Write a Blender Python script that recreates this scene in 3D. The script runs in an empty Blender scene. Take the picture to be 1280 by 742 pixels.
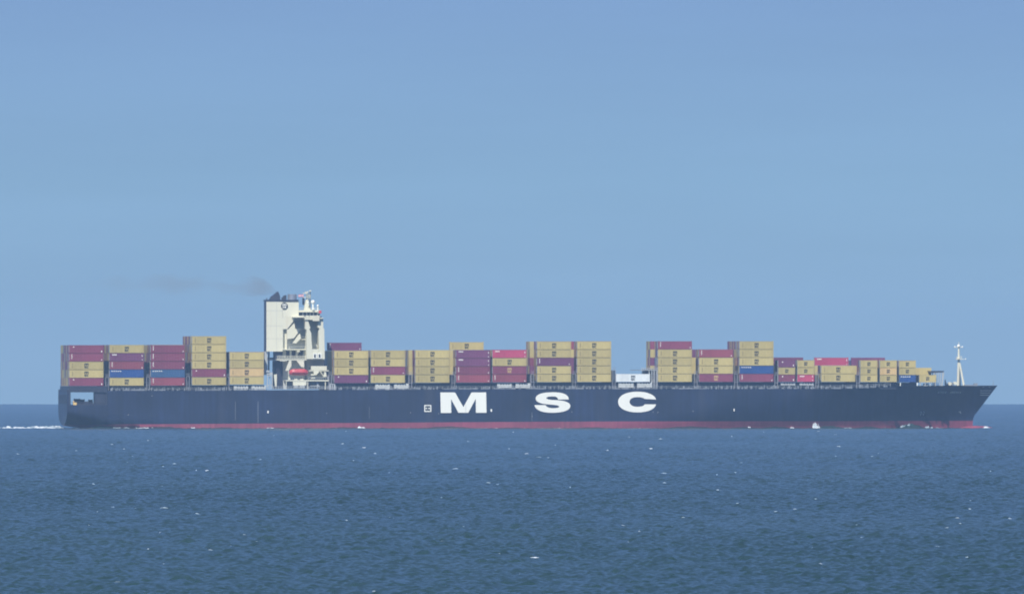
import bpy, bmesh, math, random
import numpy as np
from math import sin, cos, tan, radians as R, pi
random.seed(7); rng = np.random.default_rng(7)
sc = bpy.context.scene
C = sc.collection

# ------------------------------------------------------------------ camera, sky, sun, exposure
ALPHA = 0.287/8000.0          # radians per photo pixel (photo 1280 wide): a very long lens
D = 8000.0                    # metres from camera to the ship
HD = 16000.0                  # metres to the sea horizon
H = 30*ALPHA/(1/D-1/HD)       # eye height so that the ship's waterline lies 30 px under the horizon
Y_INF = 505 - H/(HD*ALPHA)
CX, CYP = 640.0, 371.0
cd = bpy.data.cameras.new('camera'); cam = bpy.data.objects.new('camera', cd); C.objects.link(cam)
cam.location = (0, -D, H); cam.rotation_euler = (pi/2, 0, 0)
cd.sensor_width = 36; cd.lens = 36/(1280*ALPHA); cd.shift_y = (Y_INF-CYP)/1280
cd.clip_start = 1; cd.clip_end = 60000
sc.camera = cam

SUN_EL, SUN_AZ = R(46), R(200)      # azimuth from +Y towards +X: behind the viewer, to the right
w = bpy.data.worlds.new('World'); sc.world = w; w.use_nodes = True
nt = w.node_tree; bg = nt.nodes['Background']
sky = nt.nodes.new('ShaderNodeTexSky'); sky.sky_type = 'NISHITA'; sky.sun_disc = False
sky.sun_elevation = SUN_EL; sky.sun_rotation = SUN_AZ
sky.air_density = 1.0; sky.dust_density = 0.0; sky.ozone_density = 4.0; sky.altitude = 0
tint = nt.nodes.new('ShaderNodeMix'); tint.data_type = 'RGBA'; tint.blend_type = 'MULTIPLY'
tint.inputs[0].default_value = 1.0; HORIZON_TINT, UPPER_TINT = (0.156, 0.270, 0.535, 1), (0.140, 0.222, 0.490, 1)
# the lowest few degrees of a clear marine sky are a deeper, greyer blue than the model gives
wtc = nt.nodes.new('ShaderNodeTexCoord'); wsx = nt.nodes.new('ShaderNodeSeparateXYZ'); nt.links.new(wtc.outputs['Generated'], wsx.inputs[0])
wmr = nt.nodes.new('ShaderNodeMapRange'); wmr.inputs[1].default_value = 0.02; wmr.inputs[2].default_value = 0.62
wmr.inputs[3].default_value = 1.0; wmr.inputs[4].default_value = 0.0; nt.links.new(wsx.outputs['Z'], wmr.inputs[0]); nt.links.new(wmr.outputs[0], tint.inputs[0])
wgr = nt.nodes.new('ShaderNodeMapRange'); wgr.inputs[1].default_value = 0.009; wgr.inputs[2].default_value = 0.019; nt.links.new(wsx.outputs['Z'], wgr.inputs[0])
wgm = nt.nodes.new('ShaderNodeMix'); wgm.data_type = 'RGBA'; wgm.inputs[6].default_value = HORIZON_TINT; wgm.inputs[7].default_value = UPPER_TINT
nt.links.new(wgr.outputs[0], wgm.inputs[0]); nt.links.new(wgm.outputs[2], tint.inputs[7])
nt.links.new(sky.outputs[0], tint.inputs[6])
wmp = nt.nodes.new('ShaderNodeMapping'); wmp.inputs['Scale'].default_value = (18, 18, 190); nt.links.new(wtc.outputs['Generated'], wmp.inputs[0])
wno = nt.nodes.new('ShaderNodeTexNoise'); wno.inputs['Scale'].default_value = 1.6; wno.inputs['Detail'].default_value = 4; nt.links.new(wmp.outputs[0], wno.inputs[0])
wr2 = nt.nodes.new('ShaderNodeMapRange'); wr2.inputs[1].default_value = 0.3; wr2.inputs[2].default_value = 0.7; wr2.inputs[3].default_value = 0.965; wr2.inputs[4].default_value = 1.03
nt.links.new(wno.outputs[0], wr2.inputs[0])
wvs = nt.nodes.new('ShaderNodeVectorMath'); wvs.operation = 'SCALE'; nt.links.new(tint.outputs[2], wvs.inputs[0]); nt.links.new(wr2.outputs[0], wvs.inputs['Scale'])
nt.links.new(wvs.outputs[0], bg.inputs[0])
bg.inputs[1].default_value = 0.13
sl = bpy.data.lights.new('sun', 'SUN'); sl.energy = 4.3; sl.angle = R(0.5); sl.color = (1, 0.95, 0.86)
so = bpy.data.objects.new('sun', sl); C.objects.link(so)
so.rotation_euler = (pi/2-SUN_EL, 0, pi-SUN_AZ)
so.location = (0, 0, 300)
sc.view_settings.view_transform = 'Standard'; sc.view_settings.look = 'None'
sc.view_settings.exposure = 0.35; sc.view_settings.gamma = 1
sc.render.engine = 'CYCLES'
sc.cycles.filter_width = 1.9
sc.cycles.use_denoising = True
sc.cycles.volume_bounces = 1; sc.cycles.max_bounces = 5
HAZE_DENSITY = 3.2e-5
HAZE_COLOR = (0.43, 0.66, 0.96, 1)

# ------------------------------------------------------------------ materials
def new_mat(name):
    m = bpy.data.materials.new(name); m.use_nodes = True
    return m, m.node_tree, m.node_tree.nodes['Principled BSDF']

def paint(name, col, rough=0.5, var=0.12, scale=0.25, rust=0.0, metal=0.0, perobj=0.0, stretch=(1, 1, 0.25), rustcol=(0.22, 0.10, 0.05), streak=0.0):
    """weathered paint: soft blotches, vertical run marks, optional rust and per-object fading"""
    m, t, b = new_mat(name); N, L = t.nodes, t.links
    tc = N.new('ShaderNodeTexCoord'); mp = N.new('ShaderNodeMapping'); mp.inputs['Scale'].default_value = stretch
    L.new(tc.outputs['Object'], mp.inputs[0])
    n1 = N.new('ShaderNodeTexNoise'); n1.inputs['Scale'].default_value = scale; n1.inputs['Detail'].default_value = 6
    n1.inputs['Roughness'].default_value = 0.65
    L.new(mp.outputs[0], n1.inputs[0])
    mr = N.new('ShaderNodeMapRange'); mr.inputs[1].default_value = 0.3; mr.inputs[2].default_value = 0.7
    mr.inputs[3].default_value = 1-var; mr.inputs[4].default_value = 1+var
    L.new(n1.outputs[0], mr.inputs[0])
    val = mr.outputs[0]
    if perobj:
        oi = N.new('ShaderNodeObjectInfo')
        m2 = N.new('ShaderNodeMapRange'); m2.inputs[3].default_value = 1-perobj; m2.inputs[4].default_value = 1+perobj
        L.new(oi.outputs['Random'], m2.inputs[0])
        mm = N.new('ShaderNodeMath'); mm.operation = 'MULTIPLY'; L.new(val, mm.inputs[0]); L.new(m2.outputs[0], mm.inputs[1])
        val = mm.outputs[0]
    if streak:
        n3 = N.new('ShaderNodeTexNoise'); n3.inputs['Scale'].default_value = 0.55; n3.inputs['Detail'].default_value = 4; n3.inputs['Roughness'].default_value = 0.7
        mp3 = N.new('ShaderNodeMapping'); mp3.inputs['Scale'].default_value = (1, 0.3, 0.05); L.new(tc.outputs['Object'], mp3.inputs[0]); L.new(mp3.outputs[0], n3.inputs[0])
        m3 = N.new('ShaderNodeMapRange'); m3.inputs[1].default_value = 0.35; m3.inputs[2].default_value = 0.68; m3.inputs[3].default_value = 1-streak*.4; m3.inputs[4].default_value = 1+streak; L.new(n3.outputs[0], m3.inputs[0])
        mm3 = N.new('ShaderNodeMath'); mm3.operation = 'MULTIPLY'; L.new(val, mm3.inputs[0]); L.new(m3.outputs[0], mm3.inputs[1]); val = mm3.outputs[0]
    vs = N.new('ShaderNodeVectorMath'); vs.operation = 'SCALE'; vs.inputs[0].default_value = col
    L.new(val, vs.inputs['Scale'])
    out = vs.outputs[0]
    if rust:
        n2 = N.new('ShaderNodeTexNoise'); n2.inputs['Scale'].default_value = scale*3; n2.inputs['Detail'].default_value = 5
        mp2 = N.new('ShaderNodeMapping'); mp2.inputs['Scale'].default_value = (1, 1, 0.08); mp2.inputs['Location'].default_value = (7, 3, 1)
        L.new(tc.outputs['Object'], mp2.inputs[0]); L.new(mp2.outputs[0], n2.inputs[0])
        cr = N.new('ShaderNodeMapRange'); cr.inputs[1].default_value = 0.56; cr.inputs[2].default_value = 0.78; cr.inputs[4].default_value = rust
        L.new(n2.outputs[0], cr.inputs[0])
        mx = N.new('ShaderNodeMix'); mx.data_type = 'RGBA'; mx.inputs[7].default_value = (*rustcol, 1)
        L.new(cr.outputs[0], mx.inputs[0]); L.new(out, mx.inputs[6]); out = mx.outputs[2]
    L.new(out, b.inputs['Base Color'])
    b.inputs['Roughness'].default_value = rough; b.inputs['Metallic'].default_value = metal
    return m

M = {}
M['white'] = paint('cream_ship_paint', (0.70, 0.68, 0.52), 0.45, 0.07, 0.18, rust=0.45, rustcol=(0.52, 0.40, 0.25))
M['letter'] = paint('white_letter_paint', (0.87, 0.87, 0.77), 0.45, 0.04, 0.12, rust=0.10, rustcol=(0.5, 0.44, 0.34))
M['grey'] = paint('grey_deck_paint', (0.22, 0.24, 0.26), 0.6, 0.15, 0.5)
M['lightgrey'] = paint('light_grey_paint', (0.42, 0.44, 0.43), 0.5, 0.15, 0.5, rust=0.2)
M['shadegrey'] = paint('shade_toned_wall_paint', (0.54, 0.56, 0.52), 0.55, 0.08, 0.4)  # cream walls greyed so shade sits in the colour; bow name shares it
M['hull'] = paint('navy_hull_paint', (0.0078, 0.0138, 0.036), 0.45, 0.45, 0.045, rust=0.55, rustcol=(0.042, 0.042, 0.055), stretch=(1, 1, 1.6), streak=0.65)
M['boot'] = paint('red_boottop_paint', (0.22, 0.038, 0.065), 0.55, 0.25, 0.10, rust=0.35, rustcol=(0.42, 0.14, 0.14), stretch=(0.6, 1, 1.6), streak=0.25)
M['bridgegrey'] = paint('lashing_bridge_paint', (0.27, 0.27, 0.29), 0.6, 0.2, 0.5, rust=0.3)
M['vent'] = paint('vent_paint', (0.56, 0.58, 0.54), 0.5, 0.1, 0.5, rust=0.2)
M['navy'] = paint('navy_steel_paint', (0.022, 0.026, 0.045), 0.5, 0.25, 0.3, rust=0.3, rustcol=(0.09, 0.08, 0.08))
M['black'] = paint('black_marking_paint', (0.012, 0.012, 0.014), 0.5, 0.1, 1)
M['dark'] = paint('dark_funnel_paint', (0.045, 0.048, 0.065), 0.45, 0.25, 0.6)
M['steel'] = paint('brushed_steel', (0.42, 0.43, 0.45), 0.35, 0.15, 0.6, metal=0.55)
M['red'] = paint('lifeboat_red', (0.50, 0.05, 0.06), 0.4, 0.10, 0.8)
M['yellowmach'] = paint('yellow_machine_paint', (0.72, 0.50, 0.16), 0.5, 0.1, 1)
M['flagred'] = paint('flag_red', (0.60, 0.05, 0.07), 0.8, 0.05, 1)
M['flagwhite'] = paint('flag_white', (0.8, 0.8, 0.8), 0.8, 0.05, 1)
m, t, b = new_mat('window_glass'); M['glass'] = m
b.inputs['Base Color'].default_value = (0.015, 0.02, 0.03, 1); b.inputs['Roughness'].default_value = 0.08
CCOL = {'mustard yellow': (0.465, 0.375, 0.132), 'maroon': (0.205, 0.036, 0.068), 'plum': (0.15, 0.034, 0.09), 'brick red': (0.245, 0.046, 0.062),
        'blue': (0.014, 0.060, 0.22), 'slate blue': (0.030, 0.085, 0.19), 'pink red': (0.42, 0.045, 0.10), 'white': (0.74, 0.77, 0.74),
        'peach': (0.54, 0.375, 0.15), 'grey': (0.24, 0.25, 0.26)}
for k, c in CCOL.items():
    M['c_'+k] = paint('container_'+k.replace(' ', '_'), c, 0.55, 0.13, 0.35, rust=0.16, perobj=0.12, stretch=(1, 1, 0.5))

# foam
m, t, b = new_mat('sea_foam'); M['foam'] = m
b.inputs['Base Color'].default_value = (0.66, 0.71, 0.73, 1); b.inputs['Roughness'].default_value = 0.9
m, t, b = new_mat('thin_foam'); M['thinfoam'] = m
b.inputs['Base Color'].default_value = (0.30, 0.37, 0.41, 1); b.inputs['Roughness'].default_value = 0.7
# water
m, t, b = new_mat('sea_water'); M['water'] = m; N, L = t.nodes, t.links
b.inputs['Base Color'].default_value = (0.010, 0.036, 0.062, 1); b.inputs['Roughness'].default_value = 0.24; b.inputs['IOR'].default_value = 1.333; b.inputs['Specular IOR Level'].default_value = 0.11
tc = N.new('ShaderNodeTexCoord'); mp = N.new('ShaderNodeMapping'); mp.inputs['Scale'].default_value = (1.0, 0.35, 1)
L.new(tc.outputs['Object'], mp.inputs[0])
n1 = N.new('ShaderNodeTexNoise'); n1.inputs['Scale'].default_value = 0.8; n1.inputs['Detail'].default_value = 5; n1.inputs['Roughness'].default_value = 0.6
L.new(mp.outputs[0], n1.inputs[0])
bp = N.new('ShaderNodeBump'); bp.inputs['Strength'].default_value = 0.35; bp.inputs['Distance'].default_value = 0.35
L.new(n1.outputs[0], bp.inputs['Height']); L.new(bp.outputs[0], b.inputs['Normal'])
# wind patches: slicks and ruffled bands a few hundred metres long change roughness and tone a little
n2 = N.new('ShaderNodeTexNoise'); n2.inputs['Scale'].default_value = 0.012; n2.inputs['Detail'].default_value = 4
mp2 = N.new('ShaderNodeMapping'); mp2.inputs['Scale'].default_value = (1, 0.16, 1)
L.new(tc.outputs['Object'], mp2.inputs[0]); L.new(mp2.outputs[0], n2.inputs[0])
cr = N.new('ShaderNodeMix'); cr.data_type = 'RGBA'
cr.inputs[6].default_value = (0.014, 0.037, 0.038, 1); cr.inputs[7].default_value = (0.021, 0.048, 0.050, 1)
mr = N.new('ShaderNodeMapRange'); mr.inputs[1].default_value = 0.35; mr.inputs[2].default_value = 0.65
L.new(n2.outputs[0], mr.inputs[0]); L.new(mr.outputs[0], cr.inputs[0]); L.new(cr.outputs[2], b.inputs['Base Color'])

# ------------------------------------------------------------------ geometry helpers
TH = R(5.4); CT, ST = cos(TH), sin(TH); BEAM = 43.0
_k = (84-CX)*ALPHA
OY = -168*ST - 21.5*CT; OX = _k*(OY+D)
SHIPLOC = (OX, OY, 0.0)
def S(px, t=0.0):                        # metres forward of the transom for a point seen at px in the plane t (from the starboard side)
    k = (px-CX)*ALPHA
    return (k*(OY+t*CT+D)-OX+t*ST)/(CT-k*ST)
def Z(py, s=160.0, t=0.0):
    return H-(py-Y_INF)*ALPHA*(OY+s*ST+t*CT+D)
def P(px, py, t=0.0):
    s = S(px, t); return s, Z(py, s, t)
def world(s, t, z): return (OX+s*CT-t*ST, OY+s*ST+t*CT, z)

class MB:
    def __init__(self): self.v = []; self.f = []; self.mi = []; self.ch = []
    def clusters(self, tol=.35):
        ch = self.ch; n = len(ch); up = list(range(n))
        def find(i):
            while up[i] != i: i = up[i]
            return i
        bb = []
        for v0, v1, f0, f1 in ch:
            a = np.array(self.v[v0:v1]); bb.append((a.min(0)-tol/2, a.max(0)+tol/2))
        for i in range(n):
            for j in range(i):
                if (bb[i][0] < bb[j][1]).all() and (bb[j][0] < bb[i][1]).all(): up[find(i)] = find(j)
        gs = {}
        for i in range(n): gs.setdefault(find(i), []).append(i)
        out = []
        for ids in sorted(gs.values(), key=lambda q: -sum(ch[i][1]-ch[i][0] for i in q)):
            m_ = MB()
            for i in ids:
                v0, v1, f0, f1 = ch[i]; m_.add(self.v[v0:v1], [tuple(k-v0 for k in f) for f in self.f[f0:f1]]); m_.mi[-(f1-f0):] = self.mi[f0:f1]
            out.append(m_)
        return out
    def add(self, vs, fs, mi=0):
        vs = list(vs); fs = list(fs); self.ch.append((len(self.v), len(self.v)+len(vs), len(self.f), len(self.f)+len(fs)))
        o = len(self.v); self.v += [tuple(v) for v in vs]
        self.f += [tuple(i+o for i in f) for f in fs]; self.mi += [mi]*len(fs)
        return self
    def box(self, x0, x1, y0, y1, z0, z1, mi=0):
        x0, x1 = min(x0, x1), max(x0, x1); y0, y1 = min(y0, y1), max(y0, y1); z0, z1 = min(z0, z1), max(z0, z1)
        vs = [(x, y, z) for z in (z0, z1) for y in (y0, y1) for x in (x0, x1)]
        return self.add(vs, [(0, 2, 3, 1), (4, 5, 7, 6), (0, 1, 5, 4), (2, 6, 7, 3), (0, 4, 6, 2), (1, 3, 7, 5)], mi)
    def prism(self, poly, y0, y1, mi=0):  # poly in (x,z), extruded along y
        a = sum(poly[i][0]*poly[(i+1) % len(poly)][1]-poly[(i+1) % len(poly)][0]*poly[i][1] for i in range(len(poly)))
        if a < 0: poly = poly[::-1]
        n = len(poly)
        vs = [(x, y0, z) for x, z in poly]+[(x, y1, z) for x, z in poly]
        fs = [tuple(range(n)), tuple(range(2*n-1, n-1, -1))]+[(i, i+n, (i+1) % n+n, (i+1) % n) for i in range(n)]
        return self.add(vs, fs, mi)
    def tube(self, p, q, r0, r1=None, n=8, mi=0):
        r1 = r0 if r1 is None else r1
        p, q = np.array(p, float), np.array(q, float); d = (q-p)/np.linalg.norm(q-p)
        u = np.cross(d, (0, 0, 1)) if abs(d[2]) < .9 else np.cross(d, (1, 0, 0)); u /= np.linalg.norm(u); v = np.cross(d, u)
        vs = [p+r0*(cos(2*pi*i/n)*u+sin(2*pi*i/n)*v) for i in range(n)]+[q+r1*(cos(2*pi*i/n)*u+sin(2*pi*i/n)*v) for i in range(n)]
        fs = [(i, (i+1) % n, (i+1) % n+n, i+n) for i in range(n)]+[tuple(range(n-1, -1, -1)), tuple(range(n, 2*n))]
        return self.add(vs, fs, mi)
    def ball(self, c, rx, ry=None, rz=None, n=12, m=8, mi=0):
        ry = rx if ry is None else ry; rz = rx if rz is None else rz
        vs = [(c[0], c[1], c[2]-rz)]
        for j in range(1, m):
            a = -pi/2+pi*j/m
            vs += [(c[0]+rx*cos(a)*cos(2*pi*i/n), c[1]+ry*cos(a)*sin(2*pi*i/n), c[2]+rz*sin(a)) for i in range(n)]
        vs.append((c[0], c[1], c[2]+rz)); e = len(vs)-1
        fs = [(0, 1+(i+1) % n, 1+i) for i in range(n)]
        for j in range(m-2):
            fs += [(1+j*n+i, 1+j*n+(i+1) % n, 1+(j+1)*n+(i+1) % n, 1+(j+1)*n+i) for i in range(n)]
        fs += [(e, 1+(m-2)*n+i, 1+(m-2)*n+(i+1) % n) for i in range(n)]
        return self.add(vs, fs, mi)
    def mesh(self, name, mats, smooth=False):
        me = bpy.data.meshes.new(name); me.from_pydata(self.v, [], self.f)
        for mm in (mats if isinstance(mats, (list, tuple)) else [mats]): me.materials.append(mm)
        me.polygons.foreach_set('material_index', self.mi)
        bm = bmesh.new(); bm.from_mesh(me); bmesh.ops.recalc_face_normals(bm, faces=bm.faces); bm.to_mesh(me); bm.free()
        if smooth:
            me.polygons.foreach_set('use_smooth', [True]*len(me.polygons)); me.set_sharp_from_angle(angle=R(35))
        me.update(); return me
    def build(self, name, mats, parent=None, smooth=False, whole=False):
        if not whole:
            gs = self.clusters()
            if len(gs) > 1:
                first = None
                for g in gs:
                    o = g.build(name, mats, parent, smooth, True); first = first or o
                return first
        o = bpy.data.objects.new(name, self.mesh(name, mats, smooth)); C.objects.link(o)
        if parent: o.parent = parent
        return o
def tag(o, label=None, cat=None, group=None, kind=None):
    for k, v in (('label', label), ('category', cat), ('group', group), ('kind', kind)):
        if v: o[k] = v
    return o
def empty(name, loc, rz=0.0):
    o = bpy.data.objects.new(name, None); C.objects.link(o); o.location = loc; o.rotation_euler = (0, 0, rz); o.empty_display_size = 1
    return o
def lerp_tab(tab, x):
    return float(np.interp(x, [a for a, _ in tab], [b for _, b in tab]))

# ------------------------------------------------------------------ sea: one sheet round the camera out to the horizon
def build_sea():
    ratio = 3.2e-4; r0 = 1500.0
    nr = int(math.log(HD/r0)/ratio)+1
    rr = np.concatenate([[4.0, 60, 300, 800, 1200], r0*np.exp(np.linspace(0, math.log(HD/r0), nr))])
    half = 0.5*1280*ALPHA
    fine = np.linspace(-half*1.5, half*1.5, 900)
    side = half*1.5*np.exp(np.linspace(0, math.log(0.45/(half*1.5)), 141))[1:]     # widening columns either side, still rough water
    coarse = np.linspace(0.45, 2*pi-0.45, 50)[1:-1]
    ang = np.concatenate([fine, side, coarse, 2*pi-side[::-1]]); na = len(ang)
    X = rr[:, None]*np.sin(ang)[None, :]; Y = rr[:, None]*np.cos(ang)[None, :]-D
    X = X.astype(np.float32); Y = Y.astype(np.float32)
    Zs = np.zeros_like(X)
    spacing = np.concatenate([[50, 80, 200, 300, 300], rr[5:]*ratio])
    cols = fine[1]-fine[0]
    nc = 84
    for i in range(nc):
        lam = 0.7*(6.5/0.7)**(rng.random()**1.05)
        th = rng.normal(0.9, 0.75)                     # main run of the sea, wide spread
        kx, ky = 2*pi/lam*cos(th), 2*pi/lam*sin(th)
        amp = 0.0125*lam**0.60
        fy = np.clip(2.2-1.3*abs(ky)*spacing*1.15/pi*2, 0.8, 1); fx = np.clip(2.2-1.3*abs(kx)*rr*cols*1.15/pi*2, 0, 1)
        a = amp*fy*fx*np.clip((rr-1300)/250, 0, 1)
        ph = kx*X+ky*Y+rng.random()*6.283
        sn = np.sin(ph)
        Zs += a[:, None].astype(np.float32)*(sn+0.25*np.cos(2*ph+pi/2+0.0)*-1*0.6)
        del ph, sn
    # gustiness: rougher and calmer patches
    g = 0.86+0.14*np.sin(X/61+1.3*np.sin(Y/330))*np.sin(Y/240+1.1*np.sin(X/45))
    Zs *= g
    nb = len(fine)+len(side); Zs[:, nb:nb+len(coarse)] *= 0
    Zs[-1, :] = 0
    n = X.size
    v = np.empty((n, 3), np.float32); v[:, 0] = X.ravel(); v[:, 1] = Y.ravel(); v[:, 2] = Zs.ravel()
    idx = np.arange(n, dtype=np.int32).reshape(len(rr), na)
    a0 = idx[:-1]; a1 = np.roll(idx, -1, axis=1)[:-1]; b0 = idx[1:]; b1 = np.roll(idx, -1, axis=1)[1:]
    q = np.stack([a0, b0, b1, a1], axis=-1).reshape(-1, 4)[:, ::-1]
    me = bpy.data.meshes.new('sea')
    me.vertices.add(n); me.vertices.foreach_set('co', v.ravel())
    me.loops.add(q.size); me.loops.foreach_set('vertex_index', np.ascontiguousarray(q).ravel())
    me.polygons.add(len(q)); me.polygons.foreach_set('loop_start', np.arange(0, q.size, 4, dtype=np.int32))
    me.polygons.foreach_set('use_smooth', np.ones(len(q), bool))
    me.materials.append(M['water']); me.update()
    o = bpy.data.objects.new('sea', me); C.objects.link(o); o['kind'] = 'structure'
    return o
build_sea()

# ------------------------------------------------------------------ ship: hull
ship = empty('container_ship', SHIPLOC, TH)
tag(ship, 'long navy blue container ship with red waterline and cream superstructure, steaming to the right', 'container ship')

DECK = [(72, 488), (134, 488), (250, 488), (420, 487), (620, 486.2), (900, 486), (1040, 485.5), (1085, 484), (1112, 482.4), (1150, 481.6), (1247, 481.6)]
BOOT = [(72, 530.4), (250, 529.4), (430, 528.2), (620, 527), (750, 526.4), (1040, 526), (1247, 525.5)]
LOA = S(1246.7, BEAM/2)
S134 = S(134); PX = lambda s: float(np.interp(s, [0, LOA], [84, 1246.7+7]))
def z_deck(s): return Z(lerp_tab(DECK, PX(s)), s)
def z_boot(s): return Z(lerp_tab(BOOT, PX(s)), s)
def z_mid(s): return Z(506, s)              # lower side round the open mooring deck aft
ZB_TIP, ZK = Z(481.6, LOA), Z(519.7, LOA)
S_KNEE, S_WL = S(1217.6, BEAM/2), S(1215.8, BEAM/2)
def s_stem(z):
    if z >= ZK: return S_KNEE+(LOA-S_KNEE)*(z-ZK)/(ZB_TIP-ZK)
    return S_KNEE+(S_WL-S_KNEE)*min(1, (ZK-z)/2.0)
def half_breadth(s, z):
    u = max(0.0, min(1.0, z/ZB_TIP)); e = s_stem(z)
    s1 = 188+58*u**0.8; p = 1.9+1.0*u
    b = BEAM/2
    if s > s1: b *= max(0.0, 1-((s-s1)/(e-s1))**p) if s < e else 0.0
    if s < 30:                                      # narrowing run aft, rounded quarters
        zr = 6.5*(1-s/30)+0.5
        if z < zr:
            zb = z_bot(s); f = min(1, max(0, (zr-z)/(zr-zb))); b *= math.sqrt(max(0.0, 1-f**2.6))*(0.55)+0.45*(1-f**3*0.9)
    return b
def z_bot(s): return float(np.interp(s, [0, 6, 14, 400], [1.1, 0.2, -2.2, -2.4]))
def build_hull():
    mb = MB()
    sts = list(np.linspace(0, S134-0.02, 8))+list(np.linspace(S134+0.02, 190, 16))+list(np.linspace(195, S_WL-1.0, 34))
    nl, nu = 5, 14
    rows = []
    def ring(s, zt, pos=None):
        zb, zr = z_bot(s), z_boot(s); zr = max(zr, zb+0.3)
        zz = list(np.linspace(zb, zr, nl))+list(np.linspace(zr, zt, nu))[1:]
        return zz
    stations = [(s, (z_mid(s) if s < S134 else z_deck(s))) for s in sts]
    nrow = nl+nu-1
    left, right = [], []
    for s, zt in stations:
        zz = ring(s, zt)
        left.append([(s, BEAM/2-half_breadth(s, z), z) for z in zz]); right.append([(s, BEAM/2+half_breadth(s, z), z) for z in zz])
    # fore end: columns squeeze on to the raked stem, row by row
    s_last = sts[-1]; zt_last = z_deck(s_last)
    for f in list(np.linspace(0.12, 0.94, 10))+[0.98, 1.0]:
        L_, R_ = [], []
        for k in range(nrow):
            z0 = left[len(stations)-1][k][2]
            zf = z0 + (0 if k < nl else 0)
            e = s_stem(zf if zf > -2 else -2); s = s_last+(e-s_last)*f
            if k >= nl: zf = z0+(Z(lerp_tab(DECK, PX(s)), s)-zt_last)*((k-nl+1)/(nu-1))*0+0
            b = half_breadth(s, zf) if f < 1 else 0.12
            b = max(b, 0.12)
            L_.append((s, BEAM/2-b, zf)); R_.append((s, BEAM/2+b, zf))
        left.append(L_); right.append(R_)
    vs = []; n = len(left)
    for a in left: vs += a
    for a in right: vs += a
    li = lambda i, k: i*nrow+k
    ri = lambda i, k: n*nrow+i*nrow+k
    fs, mi = [], []
    for i in range(n-1):
        for k in range(nrow-1):
            mt = 1 if k < nl-1 else 0
            if vs[li(i, k)] != vs[li(i+1, k)]:
                fs.append((li(i, k), li(i+1, k), li(i+1, k+1), li(i, k+1))); mi.append(mt)
                fs.append((ri(i, k), ri(i, k+1), ri(i+1, k+1), ri(i+1, k))); mi.append(mt)
        fs.append((li(i, nrow-1), li(i+1, nrow-1), ri(i+1, nrow-1), ri(i, nrow-1))); mi.append(0)   # deck
        fs.append((li(i, 0), ri(i, 0), ri(i+1, 0), li(i+1, 0))); mi.append(1)
    for k in range(nrow-1):                                                                         # transom and stem
        fs.append((li(0, k), li(0, k+1), ri(0, k+1), ri(0, k))); mi.append(0)
        fs.append((li(n-1, k), ri(n-1, k), ri(n-1, k+1), li(n-1, k+1))); mi.append(1 if k < nl-1 else 0)
    mb.v = vs; mb.f = fs; mb.mi = mi
    return mb.build('hull', [M['hull'], M['boot']], ship, smooth=True, whole=True)
hull = build_hull()

# bulwark rim along the forecastle, and bulbous bow
bulb = MB()
sb, zb_ = S(1219, 21.5), -1.35
pts = [(sb-16, 0.6), (sb-8, 1.9), (sb, 2.35), (sb+4, 2.2), (sb+6.8, 1.55), (sb+8.2, 0.8), (sb+8.7, 0.1)]
n = 14; vs = []
for s_, r_ in pts: vs += [(s_, 21.5+r_*1.0*cos(2*pi*i/n), zb_+r_*0.98*sin(2*pi*i/n)) for i in range(n)]
fs = [(j*n+i, j*n+(i+1) % n, (j+1)*n+(i+1) % n, (j+1)*n+i) for j in range(len(pts)-1) for i in range(n)]
fs += [tuple(range(n)), tuple(range((len(pts)-1)*n, len(pts)*n))]
bulb.add(vs, fs).build('bulbous_bow', M['boot'], ship, smooth=True)

# stern: transom plate, corner posts, deck beam over the open mooring deck
s118, s88 = S(118, 1.5), S(88.3)
zm, zt, zd = z_mid(0), Z(488, 0), Z(490, 0)
mb = MB(); mb.box(0.0, 0.55, 0.1, BEAM-0.1, zm, zd)
mb.build('transom', M['hull'], ship)
mb = MB()
for k in range(7):                                   # fairlead openings on the transom, dark recesses
    y = 3.5+k*6; mb.box(-0.08, -0.02, y, y+2.6, zm+0.4, zd-0.8)
mb.build('fairlead', M['black'], bpy.data.objects['transom'])
mb = MB(); mb.box(0.55, s88, 0.1, 1.3, zm, zd).box(0.55, s88, BEAM-1.3, BEAM-0.1, zm, zd)
mb.build('corner_post', M['navy'], ship)
mb = MB(); mb.box(0.0, S134-0.03, 0.05, BEAM-0.05, zd, Z(486.6, 0)).box(0.6, S134-0.03, 0.5, BEAM-0.5, Z(486.6, 0), Z(482.3, 0))
mb.build('hatch_beam', M['navy'], ship)
mb = MB(); mb.box(s118, S134-0.05, 0.6, 6.0, zm, zd)
mb.build('winch_house', M['navy'], ship)
mw = MB()                                            # mooring winch drums against the sky
for (a, b_, top) in ((92, 100, 498.0), (99.5, 106, 498.8), (110, 116, 499.2)):
    sa, sb2 = S(a, 8), S(b_, 8); r_ = (Z(top, 0)-zm)/2
    mw.tube((sa+.2, 8, zm+r_), (sb2-.2, 8, zm+r_), r_, n=14)
    for q in (sa+.1, sb2-.3): mw.tube((q, 8, zm+r_*1.0), (q+.2, 8, zm+r_), r_*1.12, n=14)
    mw.box(sa, sb2, 7.0, 9.2, zm, zm+r_*0.7)
mw.build('mooring_winch', M['black'], ship)
mw = MB(); mw.box(S(97, 2), S(118, 2), 2.0, 2.3, zm, Z(503.6, 0)).box(S(105, 2), S(111, 2), 2.4, 3.4, zm, Z(501.4, 0)); mw.build('bulwark', M['navy'], ship)
mw = MB(); s_a = S(91.5, 1.2); mw.box(s_a, S(96, 1.2), 1.25, 3.0, zm-.1, Z(502.7, 0)).tube((s_a+.2, 1.8, Z(502.7, 0)), (s_a+.2, 1.8, Z(500.8, 0)), .25)
mw.build('mooring_reel', M['yellowmach'], ship)
mw = MB()
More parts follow.
